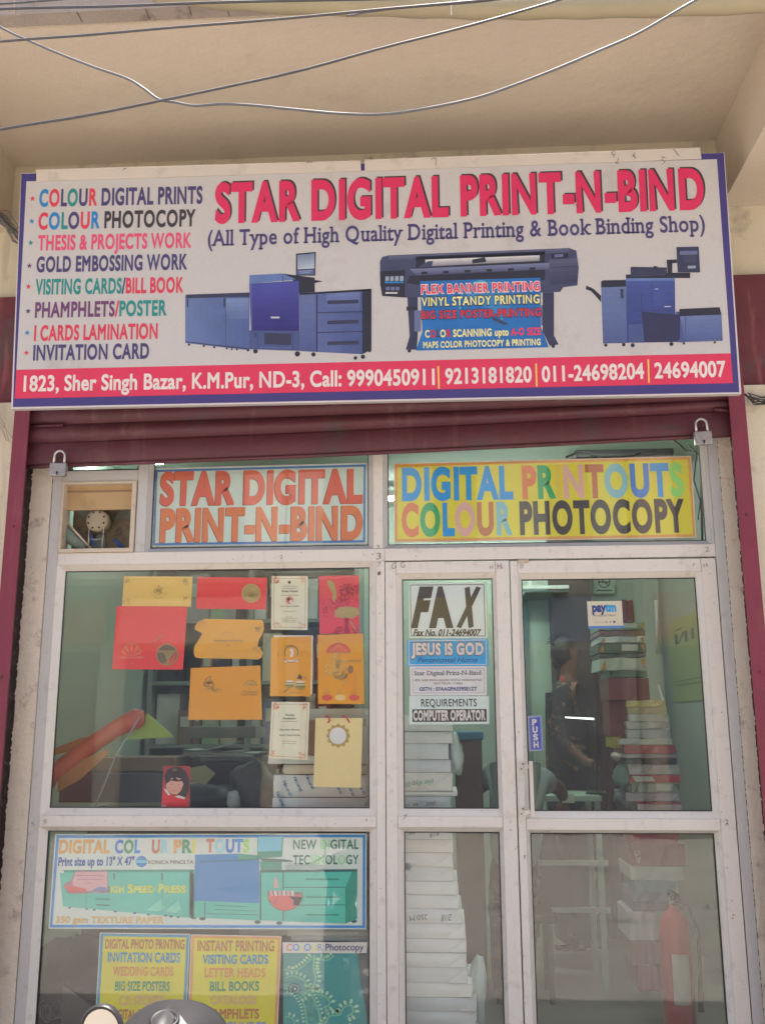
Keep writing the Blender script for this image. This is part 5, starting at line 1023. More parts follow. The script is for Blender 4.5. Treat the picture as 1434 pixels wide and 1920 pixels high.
art.poly([(945, 1680), (965, 1695), (1000, 1730), (1050, 1740), (1110, 1765), (1135, 1835), (930, 1835)], RS, 2); art.poly([(955, 1680), (975, 1695), (1000, 1728), (985, 1735), (962, 1705)], WHT, 4); art.poly([(1030, 1742), (1060, 1732), (1105, 1748), (1100, 1762), (1060, 1752)], WHT, 4); art.poly([(932, 1800), (968, 1800), (966, 1828), (932, 1828)], ink(A(230, 150, 150)), 4); art.circ(1030, 1550, 20, ink(A(90, 66, 66)), 2, ry=10); art.build('portrait')
# rolled orange banner with its green end, thin rod
q = MB(); om = mat('orange_red_banner', (.5, .1, .05), .5, .35, 5); gm = mat('lime_banner', (.28, .42, .07), .5, .15, 6); o2 = mat('orange_fade', (.42, .19, .05), .5, .3, 6)
pth = [P(70, 1500, .24), P(100, 1450, .24), P(165, 1402, .25), P(215, 1368, .26), P(258, 1346, .27), P(270, 1344, .27)]
q.tube(pth, [.03, .034, .036, .036, .042, .026], om, 16)
t = thing('banner_roll', 'rolled orange and green printed banner leaning in the window', 'banner', P(150, 1515, .25)); q.build('roll', t)
q = MB(); q.prism([P(92, 1408, .25), P(150, 1384, .25), P(205, 1376, .25), P(190, 1392, .25), P(96, 1418, .25)][::-1], (0, .01, 0), o2); q.prism([P(108, 1485, .23), P(112, 1442, .23), P(200, 1405, .23), P(205, 1412, .23), P(150, 1462, .23)][::-1], (0, .006, 0), o2); q.build('loose_flap', t)
q = MB(); q.prism([P(276, 1338, .29), P(315, 1372, .3), P(325, 1382, .3), P(290, 1384, .3), P(222, 1388, .29), P(250, 1370, .29)][::-1], (0, .02, 0), gm); q.build('green_end', t)
q = MB(); q.tube([P(178, 1516, .2), P(216, 1420, .2), P(262, 1345, .19), P(240, 1400, .2)][:3], .0035, mat('grey_rod', (.3, .33, .36), .4), 6); tag(q.build('rod'), 'thin grey rod leaning across the orange banner roll', 'rod')
for i, (x0, x1, y0, y1, Y, col, lab) in enumerate(((118, 330, 1420, 1447, .55, (.26, .2, .14), 'long brown carton lying on the counter behind the banner roll'), (110, 325, 1450, 1505, .5, (.1, .105, .12), 'dark grey flat case under the brown carton'), (350, 480, 1362, 1384, .95, (.2, .22, .19), 'dull green box file lying behind the copier'))):
    a, b = pbox(x0, x1, y0, y1, Y, .25); q = MB(); q.box(a, b, mat('box_card', col, .7, .12, 8)); tag(q.build('box', None, .004), lab, 'box')
# shelves at the left back, with files, books and boxes
t = thing('shelf_unit', 'tall open shelf of files and boxes at the back left', 'shelf', (-1.3, 2.6, FZ)); ms = mat('grey_green_metal', (.2, .24, .21), .5, .1)
SX0, SX1 = -1.9, -.55
for z in (.5, .9, 1.3, 1.7, 2.1, 2.5): boxobj('shelf_board', (SX0, 2.55, z-.012), (SX1, 2.95, z+.012), ms, t)
for x in (SX0, -1.25, SX1): boxobj('upright', (x-.015, 2.545, FZ), (x+.015, 2.96, 2.6), ms, t)
r = random.Random(21); n_ = 0
CN = [('dark red', (.22, .03, .04)), ('dull green', (.07, .2, .1)), ('cream', (.5, .45, .33)), ('blue', (.05, .12, .26)), ('black', (.02, .02, .025)), ('orange', (.45, .14, .04)), ('white', (.5, .52, .5)), ('brown', (.2, .12, .08)), ('grey', (.25, .26, .26)), ('pale green', (.3, .42, .25))]
for z, zn in ((.9, 'lowest'), (1.3, 'second lowest'), (1.7, 'second highest'), (2.1, 'highest')):
    x = SX0+.03; k_ = 0
    while x < SX1-.1:
        w = r.uniform(.03, .16); h = r.uniform(.16, .34); cn, cc = r.choice(CN)
        if not (x < -1.25 < x+w+.02) and r.random() < .85:
            q = MB(); yb = 2.57+r.uniform(0, .06); q.box((x, yb, z+.013), (x+w, 2.85, z+.013+h), mat('file_'+cn.replace(' ', '_'), cc, .6, .1)); q.box((x+w*.2, yb-.002, z+.013+h*.5), (x+w*.8, yb, z+.013+h*.8), mat('file_label', (.5, .5, .45), .6))
            k_ += 1; tag(q.build('box_file'), '%s %s, number %s from the left on the %s back shelf' % (cn, 'box' if w > .09 else 'file', 'one two three four five six seven eight nine ten eleven twelve thirteen fourteen'.split()[k_-1], zn), 'file', 'files and boxes on the back shelf')
        x += w+.008
# lower left pane: dark sack, grey carton
crumple('dark_sack', 'large dark cloth sack behind the lower left glass', 'sack', P(130, 1900, .34), (.20, .10, .26), mat('charcoal_cloth', (.035, .035, .037), .9, .2, 6), 17, seg=(20, 14))
q = MB(); q.prism([P(118, 1846, .22), P(190, 1900, .22), P(190, 1990, .22), P(112, 1990, .22)][::-1], (0, .15, 0), mat('grey_carton', (.13, .125, .115), .8)); tag(q.build('grey_carton'), 'grey slanted carton beside the yellow posters', 'box')
q = MB(); rr = random.Random(8)
for k in range(5): cx, cy = 90+rr.uniform(-8, 20), 1898+rr.uniform(-6, 6); q.tube([P(cx+16*math.cos(u)*(.5+.1*k), cy-18*math.sin(u)-.8*u, .2) for u in [i*.45 for i in range(15)]], .0009, mat('pale_twine', (.4, .4, .38), .6), 4)
tag(q.build('loose_twine'), 'loops of thin pale twine in the lower left corner', 'twine')
for i, (x0, x1, y0, y1, lab) in enumerate(((538, 690, 1744, 1757, 'white pack right above the paisley sheet'), (545, 690, 1758, 1766, 'thin white pack under the white pack behind the strip'), (655, 690, 1790, 1990, 'white upright pack right of the paisley sheet'), (448, 537, 1743, 1755, 'grey green pack between the posters'))):
    a = P(x0, y1, .08); b = P(x1, y0, .08); ream(a.x, b.x, a.z, b.z, .08, .2, WR[3] if i == 3 else WR[0], lab, 'packs behind the lower left posters', 90+i, fold=False)

# ---- right: tall stack of coloured packs, fire extinguisher
YS = 1.02; r = random.Random(5)
items = [(1166, 1187, 1125, 1166, 'small maroon box', (.16, .02, .03)), (1122, 1208, 1167, 1181, 'green printed pack', (.22, .34, .2)), (1122, 1209, 1182, 1192, 'thin brown pack', (.2, .1, .06)), (1124, 1208, 1193, 1205, 'white polythene pack', (.5, .55, .52)), (1121, 1209, 1206, 1224, 'dark green pack with orange corners', (.05, .1, .08)), (1125, 1210, 1225, 1232, 'thin dark pack', (.04, .08, .07)), (1125, 1210, 1233, 1257, 'pale green pack', (.38, .47, .42)),
         (1142, 1212, 1258, 1270, 'bottle green pack', (.04, .12, .08)), (1142, 1216, 1271, 1312, 'wide maroon box', (.16, .018, .03)), (1174, 1245, 1313, 1325, 'yellow pack of sheets', (.5, .4, .15)), (1176, 1248, 1326, 1338, 'second yellow pack of sheets', (.45, .38, .2)), (1178, 1253, 1339, 1352, 'white pack of sheets', (.48, .5, .48)), (1174, 1255, 1353, 1366, 'grey white pack of sheets', (.4, .43, .42)), (1176, 1256, 1367, 1384, 'pale blue pack', (.36, .42, .46)),
         (1160, 1260, 1385, 1396, 'long white sheet pack', (.5, .53, .5)), (1170, 1265, 1397, 1413, 'rose red wrapped pack', (.4, .08, .09)), (1166, 1267, 1414, 1421, 'lilac pack', (.3, .26, .3)), (1168, 1268, 1422, 1433, 'black flat pack', (.03, .03, .05)), (1180, 1273, 1434, 1452, 'lilac white wrapped pack', (.42, .4, .44)), (1182, 1273, 1453, 1467, 'red and white wrapped pack', (.42, .06, .08)),
         (1186, 1274, 1468, 1486, 'grey pack with green panel', (.3, .34, .3)), (1172, 1273, 1487, 1502, 'lavender pack', (.33, .3, .36)), (1190, 1275, 1503, 1508, 'thin red pack', (.3, .03, .06)), (1196, 1276, 1509, 1530, 'pink white pack', (.45, .38, .4)), (1190, 1280, 1531, 1563, 'white pack behind the door rail', (.45, .46, .45)), (1186, 1268, 1564, 1582, 'crimson bag top', (.3, .02, .05)), (1182, 1284, 1583, 1624, 'maroon bag marked PA', (.17, .015, .035)), (1182, 1280, 1625, 1650, 'pale polythene wrapped pack', (.4, .45, .42)),
         (1190, 1266, 1651, 1674, 'teal pack', (.06, .22, .25)), (1188, 1268, 1675, 1690, 'navy and white pack', (.16, .2, .26)), (1188, 1266, 1691, 1709, 'blue grey pack', (.09, .11, .15)), (1180, 1230, 1710, 1762, 'white crumpled bag', (.42, .43, .42)), (1186, 1238, 1763, 1808, 'dull rose bag', (.22, .09, .1)), (1196, 1238, 1809, 1858, 'maroon pink bag at the foot', (.25, .04, .09))]
for i, (x0, x1, y0, y1, nm, cc) in enumerate(items):
    a = P(x0, y1, YS); b = P(x1, y0, YS); q = MB(); n = 6; hh = b.z-a.z
    vs = []
    for Yk in (0, 1):
        for j in (0, 1):
            for u in range(n+1):
                vs.append(Vector((a.x+(b.x-a.x)*u/n+r.uniform(-.004, .004), YS+Yk*.28+r.uniform(-.006, .006), a.z+hh*j*.99+(r.uniform(-.1, .1)*min(hh, .03) if j else 0))))
    N = n+1; fs = [(u, u+1, N+u+1, N+u) for u in range(n)]+[(N+u, N+u+1, 3*N+u+1, 3*N+u) for u in range(n)]+[(0, N, 3*N, 2*N), (n, 2*N+n, 3*N+n, N+n), tuple(range(n, -1, -1))+tuple(range(2*N, 2*N+n+1))]
    q.add(vs, fs, mat('pack_'+nm.replace(' ', '_'), cc, .35, .16, 12, bump=.3, bscale=18)); o = q.build('paper_pack'); tag(o, nm+' in the tall stack behind the door glass', 'paper pack', 'coloured packs stacked behind the door')
    if i in (4, 3, 1, 20, 6):
        k = Surf(YS-.008); ar = Art(k, o); ink2 = ink((.42, .22, .03)) if i != 20 else ink((.05, .16, .08))
        ar.poly([(x0+1, y1-1), (x0+9, y0+3), (x0+11, y1-1)], ink2, 1); ar.poly([(x1-10, y0+4), (x1-2, y0+1), (x1-1, y1-1)], ink2, 1); ar.poly([((x0+x1)/2, y0+2), (x1-14, y0+2), (x1-14, y1-4), ((x0+x1)/2, y1-4)], ink((.5, .52, .5)), 1); ar.build('printed_panel')
    if i == 19: ar = Art(Surf(YS-.008), o); ar.poly([(x1-20, y0+1), (x1-1, y0+1), (x1-1, y1), (x1-20, y1)], ink((.5, .02, .04)), 1); ar.poly([(x0+2, y0+2), (x0+40, y0+3), (x0+45, y1-2), (x0+10, y1-1)], ink((.5, .5, .5)), 1); ar.build('printed_panel')
    if i == 26:
        ar = Art(Surf(YS-.01), o); wv = ink((.5, .42, .42)); L = [[(1189, 1597), (1193, 1611)], [(1189, 1597), (1197, 1595), (1199, 1602), (1192, 1604)], [(1193, 1613), (1200, 1607), (1197, 1618)], [(1194, 1615), (1199, 1613)]]
        for l_ in L: ar.line(l_, 1.6, wv, 1)
        ar.build('printed_letters')
for i, (x0, x1, y0, y1, nm, cc) in enumerate(((1144, 1175, 1313, 1380, 'maroon box column', (.15, .016, .03)), (1148, 1166, 1381, 1402, 'small yellow box', (.4, .33, .05)), (1146, 1166, 1410, 1425, 'white paper cup', (.5, .42, .4)), (1150, 1180, 1432, 1480, 'crumpled teal wrap', (.15, .24, .23)), (1152, 1188, 1482, 1530, 'crumpled dark wrap', (.08, .09, .1)))):
    a = P(x0, y1, YS+.05); b = P(x1, y0, YS+.05)
    if i < 2: q = MB(); q.box((a.x, YS+.05, a.z), (b.x, YS+.25, b.z), mat('pack_x%d' % i, cc, .5, .1)); tag(q.build('box', None, .003), nm+' left of the coloured pack stack', 'box')
    else: crumple('wrap', nm+' left of the coloured pack stack', 'wrap', (a+b)/2, ((b.x-a.x)/2, .06, (b.z-a.z)/2), mat('wrap_%d' % i, cc, .4, .2, 20, bump=.4), 30+i)
fe = thing('fire_extinguisher', 'red fire extinguisher standing on the shop floor inside the door', 'fire extinguisher', (P(1274, 1900, .86).x, .86, FZ))
ex = fe.location.x; RE = mat('extinguisher_red', (.45, .018, .02), .3, .08, 6, coat=.4); R_ = .068
q = MB(); q.lathe((ex, .86, FZ), [(.05, 0), (R_, .02), (R_, .44), (.062, .49), (.045, .525), (.022, .545), (.02, .56)], RE, 28); q.build('cylinder', fe)
q = MB(); q.lathe((ex, .86, FZ+.56), [(.018, 0), (.018, .03), (.012, .04)], M_steel, 14); q.box((ex-.012, .80, FZ+.585), (ex+.012, .9, FZ+.60), M_black); q.build('valve', fe)
q = MB(); q.box((ex-.01, .76, FZ+.605), (ex+.01, .9, FZ+.615), M_black); q.build('lever', fe)
q = MB(); q.tube([(ex+.015, .85, FZ+.58), (ex+.06, .82, FZ+.56), (ex+.088, .81, FZ+.45), (ex+.085, .81, FZ+.3), (ex+.08, .82, FZ+.14)], [.008, .008, .008, .008, .014], M_black, 8); q.build('hose', fe)
q = MB(); nn = 10
vs = [(ex+(R_+.001)*math.sin(-.5+1.1*i/nn), .86-(R_+.001)*math.cos(-.5+1.1*i/nn), FZ+z) for z in (.17, .37) for i in range(nn+1)]; q.add(vs, [(i, i+1, nn+2+i, nn+1+i) for i in range(nn)], mat('extinguisher_label', (.45, .42, .36), .5, .1, 30), True); q.build('label_plate', fe)
# desk, cabinet with blue cover
t = thing('desk', 'mint grey desk with cross bars in front of the standing person', 'desk', (P(1060, 1700, 1.75).x, 1.9, FZ)); zt2 = P(1050, 1492, 1.7).z
xa, xb = P(940, 1500, 1.7).x, P(1128, 1500, 1.7).x; md = mat('mint_steel', (.34, .46, .38), .5, .06)
boxobj('desk_top', (xa, 1.7, zt2-.03), (xb, 2.12, zt2), md, t, .004)
for y_ in (1618, 1706): z_ = P(1050, y_, 1.72).z; boxobj('cross_bar', (xa, 1.715, z_-.012), (xb+.02, 1.735, z_+.012), md, t)
for x in (xa+.02, xb-.02):
    for y in (1.74, 2.08): boxobj('leg', (x-.015, y-.015, FZ), (x+.015, y+.015, zt2-.031), md, t)
a, b = pbox(1052, 1074, 1487, 1505, 1.72, .02); q = MB(); q.box((a[0], 1.68, a[2]), (b[0], 1.7, b[2]), mat('pale_paper', (.5, .58, .5), .6)); tag(q.build('paper_note'), 'pale paper hanging over the front edge of the desk', 'paper')
t = thing('reflection_streak', 'slim lit tube lamp glowing in front of the floral shirt', 'lamp', (P(1088, 1490, 1.8).x, 1.8, zt2))  # glowing rod added to imitate a reflection streak; its stand is made up
q = MB(); q.tube([P(1059, 1345, 1.8), P(1113, 1348, 1.8)], [.0035, .0055], mat('reflection_streak_glow', (.8, .9, .85), .5, emit=((.85, 1, .92), .9)), 8); q.build('glow_tube', t)
q = MB(); b_ = P(1112, 1349, 1.8); q.tube([(b_.x, 1.83, zt2+.001), (b_.x+.02, 1.83, zt2+.3), (b_.x, 1.82, b_.z)], .006, M_black, 6); q.lathe((b_.x, 1.83, zt2+.001), [(.06, 0), (.05, .015), (.01, .02)], M_black, 16); q.build('added_stand', t)
t = thing('brown_cabinet', 'brown cabinet with a blue cover on top seen beside the reams', 'cabinet', (P(880, 1500, 1.5).x, 1.5, FZ)); a, b = pbox(856, 903, 1385, 1560, 1.5, .35)
boxobj('carcass', (a[0], 1.5, FZ), (b[0], 1.85, b[2]), mat('dark_brown_wood', (.09, .045, .03), .6, .2, 8), t, .004); c0, c1 = pbox(852, 906, 1372, 1388, 1.49, .36); boxobj('blue_cover', c0, c1, mat('blue_cloth', (.03, .15, .26), .7, .1), t, .01)
# ---- people
def skin_mesh(name, J, bones, m_, parent, root, sub=2):
    names = list(J); idx = {k: i for i, k in enumerate(names)}
    me = bpy.data.meshes.new(name); off = Vector(parent.location); me.from_pydata([Vector(J[k][0])-off for k in names], [(idx[a], idx[b]) for a, b in bones], [])
    o = bpy.data.objects.new(name, me); COL.objects.link(o); sk = o.modifiers.new('skin', 'SKIN'); sk.use_smooth_shade = True
    sv = me.skin_vertices[0].data
    for k in names:
        r_ = J[k][1]; sv[idx[k]].radius = r_ if isinstance(r_, tuple) else (r_, r_); sv[idx[k]].use_root = (k == root)
    sb = o.modifiers.new('sub', 'SUBSURF'); sb.levels = sub; sb.render_levels = sub
    bpy.context.view_layer.update(); me2 = bpy.data.meshes.new_from_object(o.evaluated_get(bpy.context.evaluated_depsgraph_get()))
    bpy.data.objects.remove(o); bpy.data.meshes.remove(me); me2.name = name; me2.materials.clear(); me2.materials.append(m_)
    for p in me2.polygons: p.use_smooth = True
    o = bpy.data.objects.new(name, me2); COL.objects.link(o); o.parent = parent; return o
SKIN = mat('brown_skin', (.16, .075, .045), .5, .06, 20); HAIR = mat('black_hair', (.012, .01, .01), .5, .2, 60, bump=.4, bscale=150)
FLOR = mat('floral_cloth', (.03, .03, .038), .8, .2, 20, stain=(.34, .18, .07), stain_amt=.9, stain_scale=15); FLOR2 = mat('floral_cloth_red', (.06, .02, .025), .8, .3, 20, stain=(.4, .22, .06), stain_amt=.85, stain_scale=17)
Yp = 2.3
def Q(px, py, dy=0): return P(px, py, Yp+dy)
ps = thing('person', 'standing person in dark floral shirt facing right behind the desk', 'person', (Q(1060, 1700).x, Yp, FZ))
J = dict(pel=(Q(1068, 1500), .11), wai=(Q(1068, 1430), .10), che=(Q(1066, 1350), (.115, .10)), shm=(Q(1066, 1295), .085), nek=(Q(1064, 1272), .045), chin=(Q(1068, 1248), .062), hed=(Q(1065, 1228), .078), top=(Q(1064, 1212), .06),
         shR=(Q(1062, 1300, -.15), .05), elR=(Q(1050, 1385, -.22), .038), wrR=(Q(1100, 1430, -.3), .025), haR=(Q(1116, 1432, -.32), .03), shL=(Q(1074, 1300, .15), .05), elL=(Q(1072, 1385, .2), .038), wrL=(Q(1110, 1440, .1), .026), haL=(Q(1124, 1440, .08), .028),
         hiR=(Q(1060, 1520, -.07), .085), knR=(Q(1060, 1650, -.08), .055), anR=(Q(1054, 1758, -.08), .036), toR=(Q(1090, 1770, -.1), .03), hiL=(Q(1074, 1520, .07), .085), knL=(Q(1070, 1650, .08), .055), anL=(Q(1046, 1752, .08), .036), toL=(Q(1078, 1764, .08), .03))
BN = [('pel', 'wai'), ('wai', 'che'), ('che', 'shm'), ('shm', 'nek'), ('nek', 'chin'), ('chin', 'hed'), ('hed', 'top'), ('shm', 'shR'), ('shR', 'elR'), ('elR', 'wrR'), ('wrR', 'haR'), ('shm', 'shL'), ('shL', 'elL'), ('elL', 'wrL'), ('wrL', 'haL'), ('pel', 'hiR'), ('hiR', 'knR'), ('knR', 'anR'), ('anR', 'toR'), ('pel', 'hiL'), ('hiL', 'knL'), ('knL', 'anL'), ('anL', 'toL')]
skin_mesh('body', J, BN, SKIN, ps, 'pel')
K = dict(a=(Q(1068, 1545), (.16, .15)), b=(Q(1066, 1440), .15), c=(Q(1062, 1350), (.165, .145)), d=(Q(1063, 1292), .11), e=(Q(1064, 1276), .06), sR=(Q(1058, 1302, -.15), .078), eR=(Q(1046, 1385, -.23), .062), fR=(Q(1070, 1410, -.26), .05), sL=(Q(1074, 1302, .15), .075), eL=(Q(1074, 1380, .2), .06))
skin_mesh('shirt', K, [('a', 'b'), ('b', 'c'), ('c', 'd'), ('d', 'e'), ('d', 'sR'), ('sR', 'eR'), ('eR', 'fR'), ('d', 'sL'), ('sL', 'eL')], FLOR, ps, 'c')
q = MB(); c0 = Q(1062, 1712); c1 = Q(1066, 1520)
ring = []
for j in range(9):
    v = j/8
    for i in range(28):
        a = math.tau*i/28; r_ = (.135+.06*(1-v))*(1+.07*math.sin(5*a+2)*(1-v)); ring.append(Vector((c0.x+(c1.x-c0.x)*v-.02*(1-v)+r_*math.cos(a), Yp+r_*.85*math.sin(a), c0.z+(c1.z-c0.z)*v)))
q.add(ring, [(j*28+i, j*28+(i+1) % 28, (j+1)*28+(i+1) % 28, (j+1)*28+i) for j in range(8) for i in range(28)], mat('dark_skirt', (.025, .03, .028), .9, .15, 8), True); q.build('skirt', ps)
q = MB(); h = Q(1062, 1222); vs = []
for j in range(11):
    for i in range(18):
        th = math.pi*j/10; a = math.tau*i/18; d = Vector((math.sin(th)*math.cos(a), math.sin(th)*math.sin(a), math.cos(th))); k = .088*(1+random.uniform(-.05, .07)); k *= .62 if d.x > .45 and d.z < .35 else 1
        vs.append(h+Vector((d.x*k-.012, d.y*k, d.z*k*1.02)))
q.add(vs, [(j*18+i, (j+1)*18+i, (j+1)*18+(i+1) % 18, j*18+(i+1) % 18) for j in range(10) for i in range(18)], HAIR, True)
for k in range(14): a = random.uniform(1.2, 3.0); s_ = h+Vector((.08*math.cos(a), random.uniform(-.04, .04), .08*math.sin(a))); q.tube([s_, s_+Vector((.02*math.cos(a+.3), 0, .035)), s_+Vector((.05*math.cos(a+.5), 0, .03))], [.006, .004, .001], HAIR, 5)
q.build('hair', ps); crumple('hair_bun', None, None, Q(1045, 1244), (.036, .034, .04), HAIR, 2, ps, amp=.12)
q = MB(); q.tube([Q(1052, 1268, -.08), Q(1060, 1290, -.11), Q(1072, 1320, -.13)], [.014, .012, .008], mat('red_piping', (.3, .03, .04), .7), 8); q.build('collar', ps)
for nm_, px_, dy in (('r', 1054, -.09), ('l', 1046, .08)):
    q = MB(); a = Q(px_-6, 1770, dy); b = Q(px_+42, 1776, dy-.01); q.box((a.x, a.y-.045, a.z-.03), (b.x, a.y+.045, a.z-.012), mat('dark_sandal', (.035, .03, .03), .8)); q.tube([(a.x+.09, a.y-.046, a.z-.01), (a.x+.11, a.y, a.z+.045), (a.x+.09, a.y+.046, a.z-.01)], .012, mat('dark_sandal', (.035, .03, .03), .8), 6); q.build('sandal', ps, .006)
Yp = 1.5
ps2 = thing('person', 'seated person in a grey sleeve leaning over the desk, seen left of the pull handle', 'person', (Q(975, 1600).x, 1.5, FZ))
J = dict(pel=(Q(965, 1640), .12), wai=(Q(965, 1570), .11), che=(Q(968, 1490), .11), shm=(Q(966, 1450), .08), nek=(Q(963, 1420), .045), chin=(Q(962, 1395), .06), hed=(Q(962, 1368), .075), top=(Q(961, 1350), .06),
         shR=(Q(1015, 1462, .02), .055), elR=(Q(1048, 1478, .1), .04), wrR=(Q(1058, 1500, .25), .027), haR=(Q(1062, 1500, .32), .028), shL=(Q(925, 1452, .05), .055), elL=(Q(893, 1480, .12), .04), wrL=(Q(868, 1498, .1), .03), haL=(Q(858, 1500, .1), .03),
         hiR=(Q(985, 1660, .05), .085), knR=(Q(990, 1668, .4), .06), anR=(Q(990, 1850, .4), .04), toR=(Q(990, 1862, .52), .03), hiL=(Q(945, 1660, .05), .085), knL=(Q(935, 1668, .4), .06), anL=(Q(935, 1850, .4), .04), toL=(Q(935, 1862, .52), .03))
skin_mesh('body', J, BN, SKIN, ps2, 'pel')
K = dict(a=(Q(966, 1640), .145), b=(Q(966, 1560), .14), c=(Q(967, 1485), .145), d=(Q(966, 1446), .1), sR=(Q(1012, 1462, .02), .075), eR=(Q(1040, 1474, .07), .06), sL=(Q(928, 1452, .05), .072), eL=(Q(905, 1472, .1), .058))
skin_mesh('shirt', K, [('a', 'b'), ('b', 'c'), ('c', 'd'), ('d', 'sR'), ('sR', 'eR'), ('d', 'sL'), ('sL', 'eL')], mat('grey_shirt', (.25, .3, .3), .8, .1, 20), ps2, 'c')
q = MB(); h = Q(961, 1362); q.lathe((h.x, 1.5, h.z-.02), [(.083, 0), (.09, .03), (.082, .07), (.05, .1), (.01, .11)], HAIR, 18); q.build('hair', ps2)
st = thing('stool', 'black stool under the seated person', 'stool', (ps2.location.x, 1.55, FZ)); sx = ps2.location.x; mb_ = mat('black_stool', (.03, .03, .03), .6)
zs_ = P(965, 1685, 1.5).z-.06; boxobj('seat', (sx-.16, 1.4, zs_-.04), (sx+.16, 1.72, zs_), mb_, st, .01)
for dx in (-.13, .13):
    for yy in (1.43, 1.69): boxobj('leg', (sx+dx-.012, yy-.012, FZ), (sx+dx+.012, yy+.012, zs_-.041), mb_, st)

# ------------------------------------------------------------------ overhead cables, awning rolls, poles
CB = mat('grey_cable', (.06, .062, .072), .45, .1, 30, spec=.7); CB2 = mat('pale_grey_cable', (.11, .115, .13), .45, .1, 30, spec=.7)
def cab(pts, Y0, Y1, r_, m_, label):
    c_ = curve([(x, y) for x, y in pts], 8); n = len(c_); q = MB()
    q.tube([P(x, y, Y0+(Y1-Y0)*i/(n-1)) for i, (x, y) in enumerate(c_)], r_, m_, 8); tag(q.build('overhead_cable'), label, 'cable', 'cables crossing in front of the balcony')
cab([(-300, 108), (0, 78), (160, 66), (320, 52), (520, 36), (720, 17), (920, -1), (1200, -30)], -1.5, -1.7, .0032, CB, 'straight cable crossing just under the front edge of the balcony')
cab([(-300, 300), (0, 243), (160, 217), (310, 187), (420, 164), (560, 133), (720, 89), (880, 48), (1050, -1), (1300, -80)], -1.6, -1.4, .0034, CB, 'taut cable rising from lower left to upper right across the soffit')
cab([(-200, -60), (0, 50), (50, 74), (110, 100), (180, 127), (238, 147), (270, 166), (298, 186), (330, 192), (365, 198), (420, 195), (480, 198), (560, 206), (640, 213), (720, 214), (800, 203), (890, 184), (960, 161), (1040, 130), (1120, 96), (1200, 60), (1300, 2), (1420, -60)], -1.45, -1.6, .0034, CB2, 'slack kinked cable sagging across the soffit')
cab([(-300, 35), (0, 17), (200, 12), (420, 4), (700, -2), (1000, -8)], -1.3, -1.5, .0038, CB, 'thick cable along the top left against the white sky')
cab([(-300, 20), (0, 7), (60, 3), (140, -4), (300, -20)], -1.3, -1.5, .003, CB, 'short cable at the very top left corner')
cab([(650, 30), (714, 19), (800, 11), (880, 5), (940, -2), (1000, -10)], -1.25, -1.35, .0028, CB2, 'thin cable over the awning roll at the top centre')
KH = mat('khaki_tarpaulin', (.36, .31, .20), .7, .15, 6, bump=.4, bscale=14)
for pts, r_, lab in (([(290, -14), (420, -1), (560, 8), (720, 12), (860, 16), (980, 17), (1120, 15), (1280, 11), (1460, 4), (1700, -6)], .031, 'rolled khaki awning sheet along the front of the balcony, lower roll'), ([(560, -18), (760, -8), (900, -6), (1100, -2), (1300, -6), (1500, -12), (1700, -20)], .022, 'thin upper roll of khaki awning sheet at the top edge')):
    q = MB(); c_ = curve(pts, 6); q.tube([P(x, y, -1.02) for x, y in c_], [r_*(1+.06*math.sin(i*1.3)) for i in range(len(c_))], KH, 14); tag(q.build('awning_roll'), lab, 'awning')
q = MB(); q.tube([P(845, -5, -1.05), P(846, 28, -1.06)], .0018, mat('white_string', (.7, .68, .66), .7), 5); tag(q.build('string'), 'thin white string hanging from the awning roll', 'string')
for x, lab in ((28, 'thin pinkish pole against the sky at the far left'), (70, 'second thin pinkish pole against the sky')):
    q = MB(); q.tube([P(x, 28 if x == 28 else 9, -.97), P(x, -80, -.97)], .003, mat('pink_pole', (.5, .38, .34), .7), 6); tag(q.build('thin_pole'), lab, 'pole')

# ------------------------------------------------------------------ motorcycle parked nose to the shop
mx, my = P(318, 1920, -1.7).x, -1.7
mc = thing('motorcycle', 'dark grey motorcycle, only its instrument cowl and a mirror showing at the bottom', 'motorcycle', (mx, -2.2, 0))
MG = mat('gunmetal_plastic', (.035, .035, .04), .42, .1, 30, spec=.5); CR_ = mat('chrome', (.6, .6, .6), .12, metal=1, noise=.02)
zc0 = P(318, 1880, my).z
# cowl: domed shell with a soft ridge, cut off below
DC = Vector((mx+.004, my, zc0-.102)); DR = (.118, .15, .102)
q = MB(); vs = []; nA, nB = 32, 12
for j in range(nB+1):
    th = .56*math.pi*j/nB
    for i in range(nA):
        a = math.tau*i/nA; d = Vector((math.sin(th)*math.cos(a), math.sin(th)*math.sin(a), math.cos(th)))
        rd = .012*math.exp(-(d.x/.16)**2)*max(0, -d.y+.3) + .004*math.sin(3*a)*math.sin(th)
        vs.append(DC+Vector((d.x*DR[0], d.y*DR[1], d.z*DR[2]))+d*rd)
q.add(vs, [(j*nA+i, (j+1)*nA+i, (j+1)*nA+(i+1) % nA, j*nA+(i+1) % nA) for j in range(nB) for i in range(nA)], MG, True); q.build('instrument_cowl', mc)
def on_dome(px, py, k=1.0):
    d = FX + (px-717)/FPX*RX + (960-py)/FPX*UX; S_ = Vector((1/DR[0], 1/DR[1], 1/DR[2])); o = CAM-DC
    O = Vector((o.x*S_.x, o.y*S_.y, o.z*S_.z)); D = Vector((d.x*S_.x, d.y*S_.y, d.z*S_.z)); A_ = D.dot(D); B_ = 2*O.dot(D); C_ = O.dot(O)-k*k
    disc = max(0, B_*B_-4*A_*C_); t_ = (-B_-math.sqrt(disc))/(2*A_); p = CAM+d*t_; n_ = Vector(((p.x-DC.x)*S_.x**2, (p.y-DC.y)*S_.y**2, (p.z-DC.z)*S_.z**2)).normalized(); return p, n_
g_, gn = on_dome(309, 1916); Mx = gn.to_track_quat('Z', 'Y').to_matrix()
